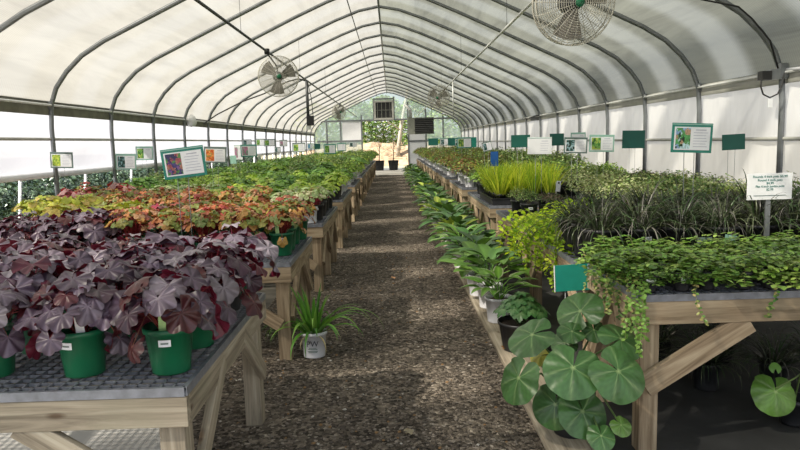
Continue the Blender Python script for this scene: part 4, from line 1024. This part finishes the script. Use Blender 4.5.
fan('very large near wire-guard fan cut by the top edge under the right roof', (1.40, 5.1, 2.60), (.15, -1, -.2), .62, (PR, 5.2, PZ2))
fan('distant tilted wire-guard fan on the pale pipe under the right roof', (1.36, 18.6, 2.80), (-.45, -1, -.25), .62, (PR, 18.7, PZ2))
fan('small distant fan seen edge-on at the end of the dark left pipe', (-1.95, 25.5, 2.78), (.9, -1, 0), .60, (PL, 25.6, PZ))
t = thing('hanging_sensor_pole', 'vertical dark pole with a small box hanging from the left pipe', 'pole', (-1.9, 15.5, PZ))
m = MB(); m.tube([(0, 0, 0), (0, 0, -.85)], .034, 10); obj('pole', m, 'steel_dark', t)
m = MB(); m.box((.05, -.02, -.92), (.16, .14, .22)); obj('control_box', m, 'rubber_black', t, False)
m = MB(); m.box((0, 0, -1.07), (.10, .1, .10)); obj('sensor_cap', m, 'steel_light', t, False)
m = MB(); m.tube([(.03, -.02, -.05), (.10, -.03, -.45), (.12, -.03, -.85)], .009, 6); obj('cable', m, 'rubber_black', t)
m = MB(); m.tube([(0, 0, -.02), (-.18, 0, .04), (-.45, 0, -.02), (-1.0, 0, -.28), (-1.5, 0, -.44), (-2.1, 0, -.72), (-2.42, 0, -.92)], .016, 8); obj('conduit', m, 'rubber_black', t)
m = MB(); m.tube([(0, 0, 0), (0, 0, -.85)], .014, 8); tag(obj('drop_pipe', m, 'steel_light', loc=(PR, 16.4, PZ2)), 'thin pale drop pipe hanging from the right pipe beyond the big fan', 'pipe')
# heater
t = thing('unit_heater', 'box-shaped dark louvred unit heater hanging near the end wall', 'heater', (1.37, 30, 1.92))
m = MB(); m.box((0, .25, .37), (1.16, .55, .74)); obj('housing', m, 'heater_grey', t, False)
m = MB(); m.box((.14, -.045, .37), (.84, .03, .66)); obj('grille_back', m, 'rubber_black', t, False)
m = MB()
for k in range(8): m.box((.14, -.07, .08 + k * .083), (.84, .04, .012), Matrix.Rotation(.5, 3, 'X'))
obj('louvre', m, 'steel_dark', t, False)
for sx in (-.5, .5): m = MB(); m.tube([(sx, .25, .74), (sx, .25, 1.75)], .008, 6); obj('hanger_rod', m, 'steel_dark', t)
m = MB(); m.tube([(-.45, .3, .74), (-.45, .3, 1.1), (-.7, .3, 1.35)], .07, 10); obj('flue', m, 'steel_light', t)
# exhaust shutter
t = thing('exhaust_shutter', 'square dark shutter fan in a pale frame above the doorway', 'vent', (-.365, YE - .12, 3.44))
m = MB()
for c, s_ in (((0, 0, .5), (1.14, .12, .11)), ((0, 0, -.5), (1.14, .12, .11)), ((-.52, 0, 0), (.11, .12, .92)), ((.52, 0, 0), (.11, .12, .92))): m.box(c, s_)
obj('frame', m, 'alu', t, False)
m = MB(); m.box((0, .03, 0), (.94, .03, .9)); obj('back_panel', m, 'rubber_black', t, False)
m = MB()
for k in range(4): m.box((-.36 + k * .24, -.01, 0), (.025, .03, .9))
m.box((0, -.01, .0), (.94, .03, .02)); obj('slat', m, 'heater_grey', t, False)
# junction box and cable loop at the first right hoop
t = thing('junction_box', 'grey and black junction box with cable loop on the first right hoop', 'electrical box', (XR - .10, 6.90, 2.18))
m = MB(); m.box((0, 0, 0), (.17, .09, .10)); m.box((.06, 0, .04), (.08, .1, .14)); obj('housing', m, 'steel', t, False)
m = MB(); m.box((-.13, -.01, -.01), (.10, .09, .09)); obj('outlet', m, 'rubber_black', t, False)
m = MB(); m.tube([(-.17, -.03, -.02), (-.19, -.05, -.12), (-.16, -.05, -.20), (-.09, -.05, -.235), (-.01, -.05, -.20), (.04, -.05, -.08), (.05, -.04, .04)], .008, 8); obj('cable_loop', m, 'rubber_black', t)
m = MB(); m.box((-.085, -.055, -.29), (.045, .01, .09)); obj('tag', m, 'label_white', t, False)
m = MB(); pts = [(XR - .10, 6.88, 2.24), (XR - .20, 6.87, 2.52), (XR - .40, 6.86, 2.74), (XR - .55, 6.85, 2.86), (XR - .95, 6.8, 2.93), (XR - 1.45, 6.7, 3.08), (XR - 1.9, 6.6, 3.35)]
m.tube(pts, .009, 8); tag(obj('power_cable', m, 'rubber_black'), 'black power cable draped along the near right roof hoop', 'cable')
m = MB(); m.tube([(XR - .02, 6.85, 2.22), (XR - .06, 6.3, 2.19), (XR - .04, 5.5, 2.24)], .02, 8); tag(obj('conduit', m, 'white_plastic'), 'short white conduit leaving the junction box along the hip rail', 'conduit')
# bag on left hip board
m = MB(); m.lathe([(0, -.12), (.07, -.11), (.10, -.05), (.105, .02), (.09, .09), (.03, .13), (0, .13)], 12); 
m.v = [(x * ru(.85, 1.2), y_ * ru(.7, 1.2), z * ru(.9, 1.1)) for x, y_, z in m.v]
tag(obj('plastic_bag', m, 'clear_bag', loc=(XL + .12, 14.6, 2.17)), 'crumpled clear plastic bag tied on the left hip board', 'bag')
m = MB(); m.box((0, 0, 0), (.30, .05, .09)); m.tube([(-.2, 0, .02), (0, 0, .08), (.2, 0, .12)], .02, 6); tag(obj('crank_bracket', m, 'steel_dark', smooth=False, loc=(XR - .12, 18.2, 2.12)), 'small dark crank bracket on the distant right hip rail', 'bracket')

# ------------------------------------------------------------------ outdoors
def tree_mesh(seed, h, r, pal, n, ls, zc):
    random.seed(seed); mb = MB()
    for i in range(n):
        a = ru(0, 6.28); q = rnd() ** .5; ph = ru(-1, 1); rr = r * math.sqrt(max(0, 1 - ph * ph)) * q
        p = V((math.cos(a) * rr, math.sin(a) * rr, zc + ph * h * .5))
        c = mul(ch(pal), ru(.6, 1.3)); small_leaf(mb, p, V((ru(-1, 1), ru(-1, 1), ru(-1, .5))), V((ru(-1, 1), ru(-1, 1), 1)), ls * ru(.6, 1.3), ls * .6 * ru(.6, 1.3), c)
    return mb.mesh('crown', 'leaf_bright')
TP = [(.16, .26, .06), (.22, .34, .09), (.10, .17, .05), (.30, .38, .14), (.35, .33, .2)]
TM = [tree_mesh(90 + i, 6.2, 2.6, TP, 3400, .34, 3.2) for i in range(3)]
random.seed(5)
def trunk(h, r, mat, parent, lean=0.0, br=4):
    m = MB(); m.tube([(0, 0, 0), (lean * .4, 0, h * .5), (lean, 0, h)], [r, r * .75, r * .4], 8); 
    for k in range(br): a = ru(0, 6.28); z = h * ru(.45, .8); m.tube([(lean * z / h, 0, z), (math.cos(a) * .6, math.sin(a) * .6, z + .6), (math.cos(a) * 1.1, math.sin(a) * 1.1, z + 1.3)], [r * .4, r * .25, r * .1], 6)
    return obj('trunk', m, mat, parent)
for i, (x, y, s_) in enumerate([(-5.6, 50, .72), (-3.0, 53, .8), (-.6, 55, .85), (2.0, 54, .8), (4.4, 51, .72)]):
    t = thing('tree', 'leafy green tree behind the end wall, %s from the left' % ordn(i + 1), 'tree', (x, y, 0), (0, 0, ru(0, 6)), s_, 'trees beyond the end doorway')
    link('crown', TM[i % 3], t); trunk(3.6, .13, 'bark', t)
t = thing('tree', 'pale leaning bare tree trunk outside the far doorway', 'tree', (.35, 46, 0)); trunk(5.2, .16, 'bark_light', t, .9, 3)
m = MB(); vs = []; n = 26
for i in range(n + 1):
    for j in range(11):
        u, v = i / n * 2 - 1, j / 10 * 2 - 1; hgt = 1.5 * max(0, 1 - abs(u) ** 3) * max(0, 1 - v * v) * ru(.8, 1.15); vs.append((u * 9, v * 2.2, hgt))
m.add(vs, [(i * 11 + j, (i + 1) * 11 + j, (i + 1) * 11 + j + 1, i * 11 + j + 1) for i in range(n) for j in range(10)])
for i in range(500):
    x = ru(-6, 6); a = ru(0, 6.28); l_ = ru(.2, .7); y_ = ru(-2, .5); z = ru(.1, 1.5); m.tube([(x, y_, z), (x + math.cos(a) * l_, y_ + math.sin(a) * l_ * .5, z + ru(-.2, .3))], .02, 4)
tag(obj('compost_mound', m, 'debris', loc=(0, 47.5, -.05), smooth=False), 'low tan heap of dry brush outside the far doorway', 'mound', kind='stuff')
SPT = tree_mesh(120, 1.9, .55, [(.25, .3, .12), (.35, .33, .2), (.2, .26, .1)], 75, .09, 1.35)
for x, y, lb in ((-.70, 37.4, 'sparse sapling in black tub at the left of the far doorway'), (.10, 37.2, 'sparse sapling in larger black tub at the middle of the far doorway')):
    t = thing('potted_sapling', lb, 'potted tree', (x, y, .03)); link('pot', SP_POTS['far']['pot'], t); link('soil', SP_POTS['far']['soil'], t); link('crown', SPT, t, (0, 0, .3))
    m = MB(); m.tube([(0, 0, .5), (.04, 0, 1.2), (0, 0, 2.1)], [.03, .022, .01], 6); m.tube([(.03, 0, 1.0), (-.25, 0, 1.7)], [.015, .006], 5); m.tube([(.03, 0, 1.2), (.3, .1, 1.8)], [.015, .006], 5); obj('trunk', m, 'bark', t)
# shrubs standing outside the left side opening
DP = [(.025, .05, .025), (.018, .036, .02), (.04, .07, .035), (.08, .12, .07)]
SM = []
for s_ in range(3):
    random.seed(140 + s_); mb = MB()
    for i in range(1500):
        a = ru(0, 6.28); z = ru(.12, 1.25); q = rnd() ** .4; rr = .46 * q * (1 - .25 * abs(z - .7)); o_ = V((math.cos(a), math.sin(a), 0))
        small_leaf(mb, o_ * rr + V((0, 0, z)), o_ + V((ru(-.7, .7), ru(-.7, .7), ru(-.8, .6))), o_ * .6 + V((ru(-.5, .5), ru(-.5, .5), .8)), ru(.06, .11), ru(.03, .05), mul(ch(DP), ru(.6, 1.4)))
    SM.append(mb.mesh('foliage', 'leaf_gloss'))
random.seed(9); i = 0
for row, x in ((0, -5.35), (1, -6.2)):
    y = 6.6 + row * .4
    k = 0
    while y < 27:
        k += 1
        t = thing('outdoor_shrub', 'dark evergreen shrub outside the left opening, %s row, %s along' % (('inner', 'outer')[row], ordn(k)), 'shrub', (x + ru(-.1, .1), y, -.02), (0, 0, ru(0, 6)), ru(.9, 1.1), 'evergreen shrubs outside the left side')
        link('foliage', ch(SM), t)
        y += .85
m = MB(); m.box((-7.4, 18, .75), (.05, 34, 1.5)); o = obj('wall_outside_fence', m, 'cloth_dark', smooth=False); o['kind'] = 'structure'
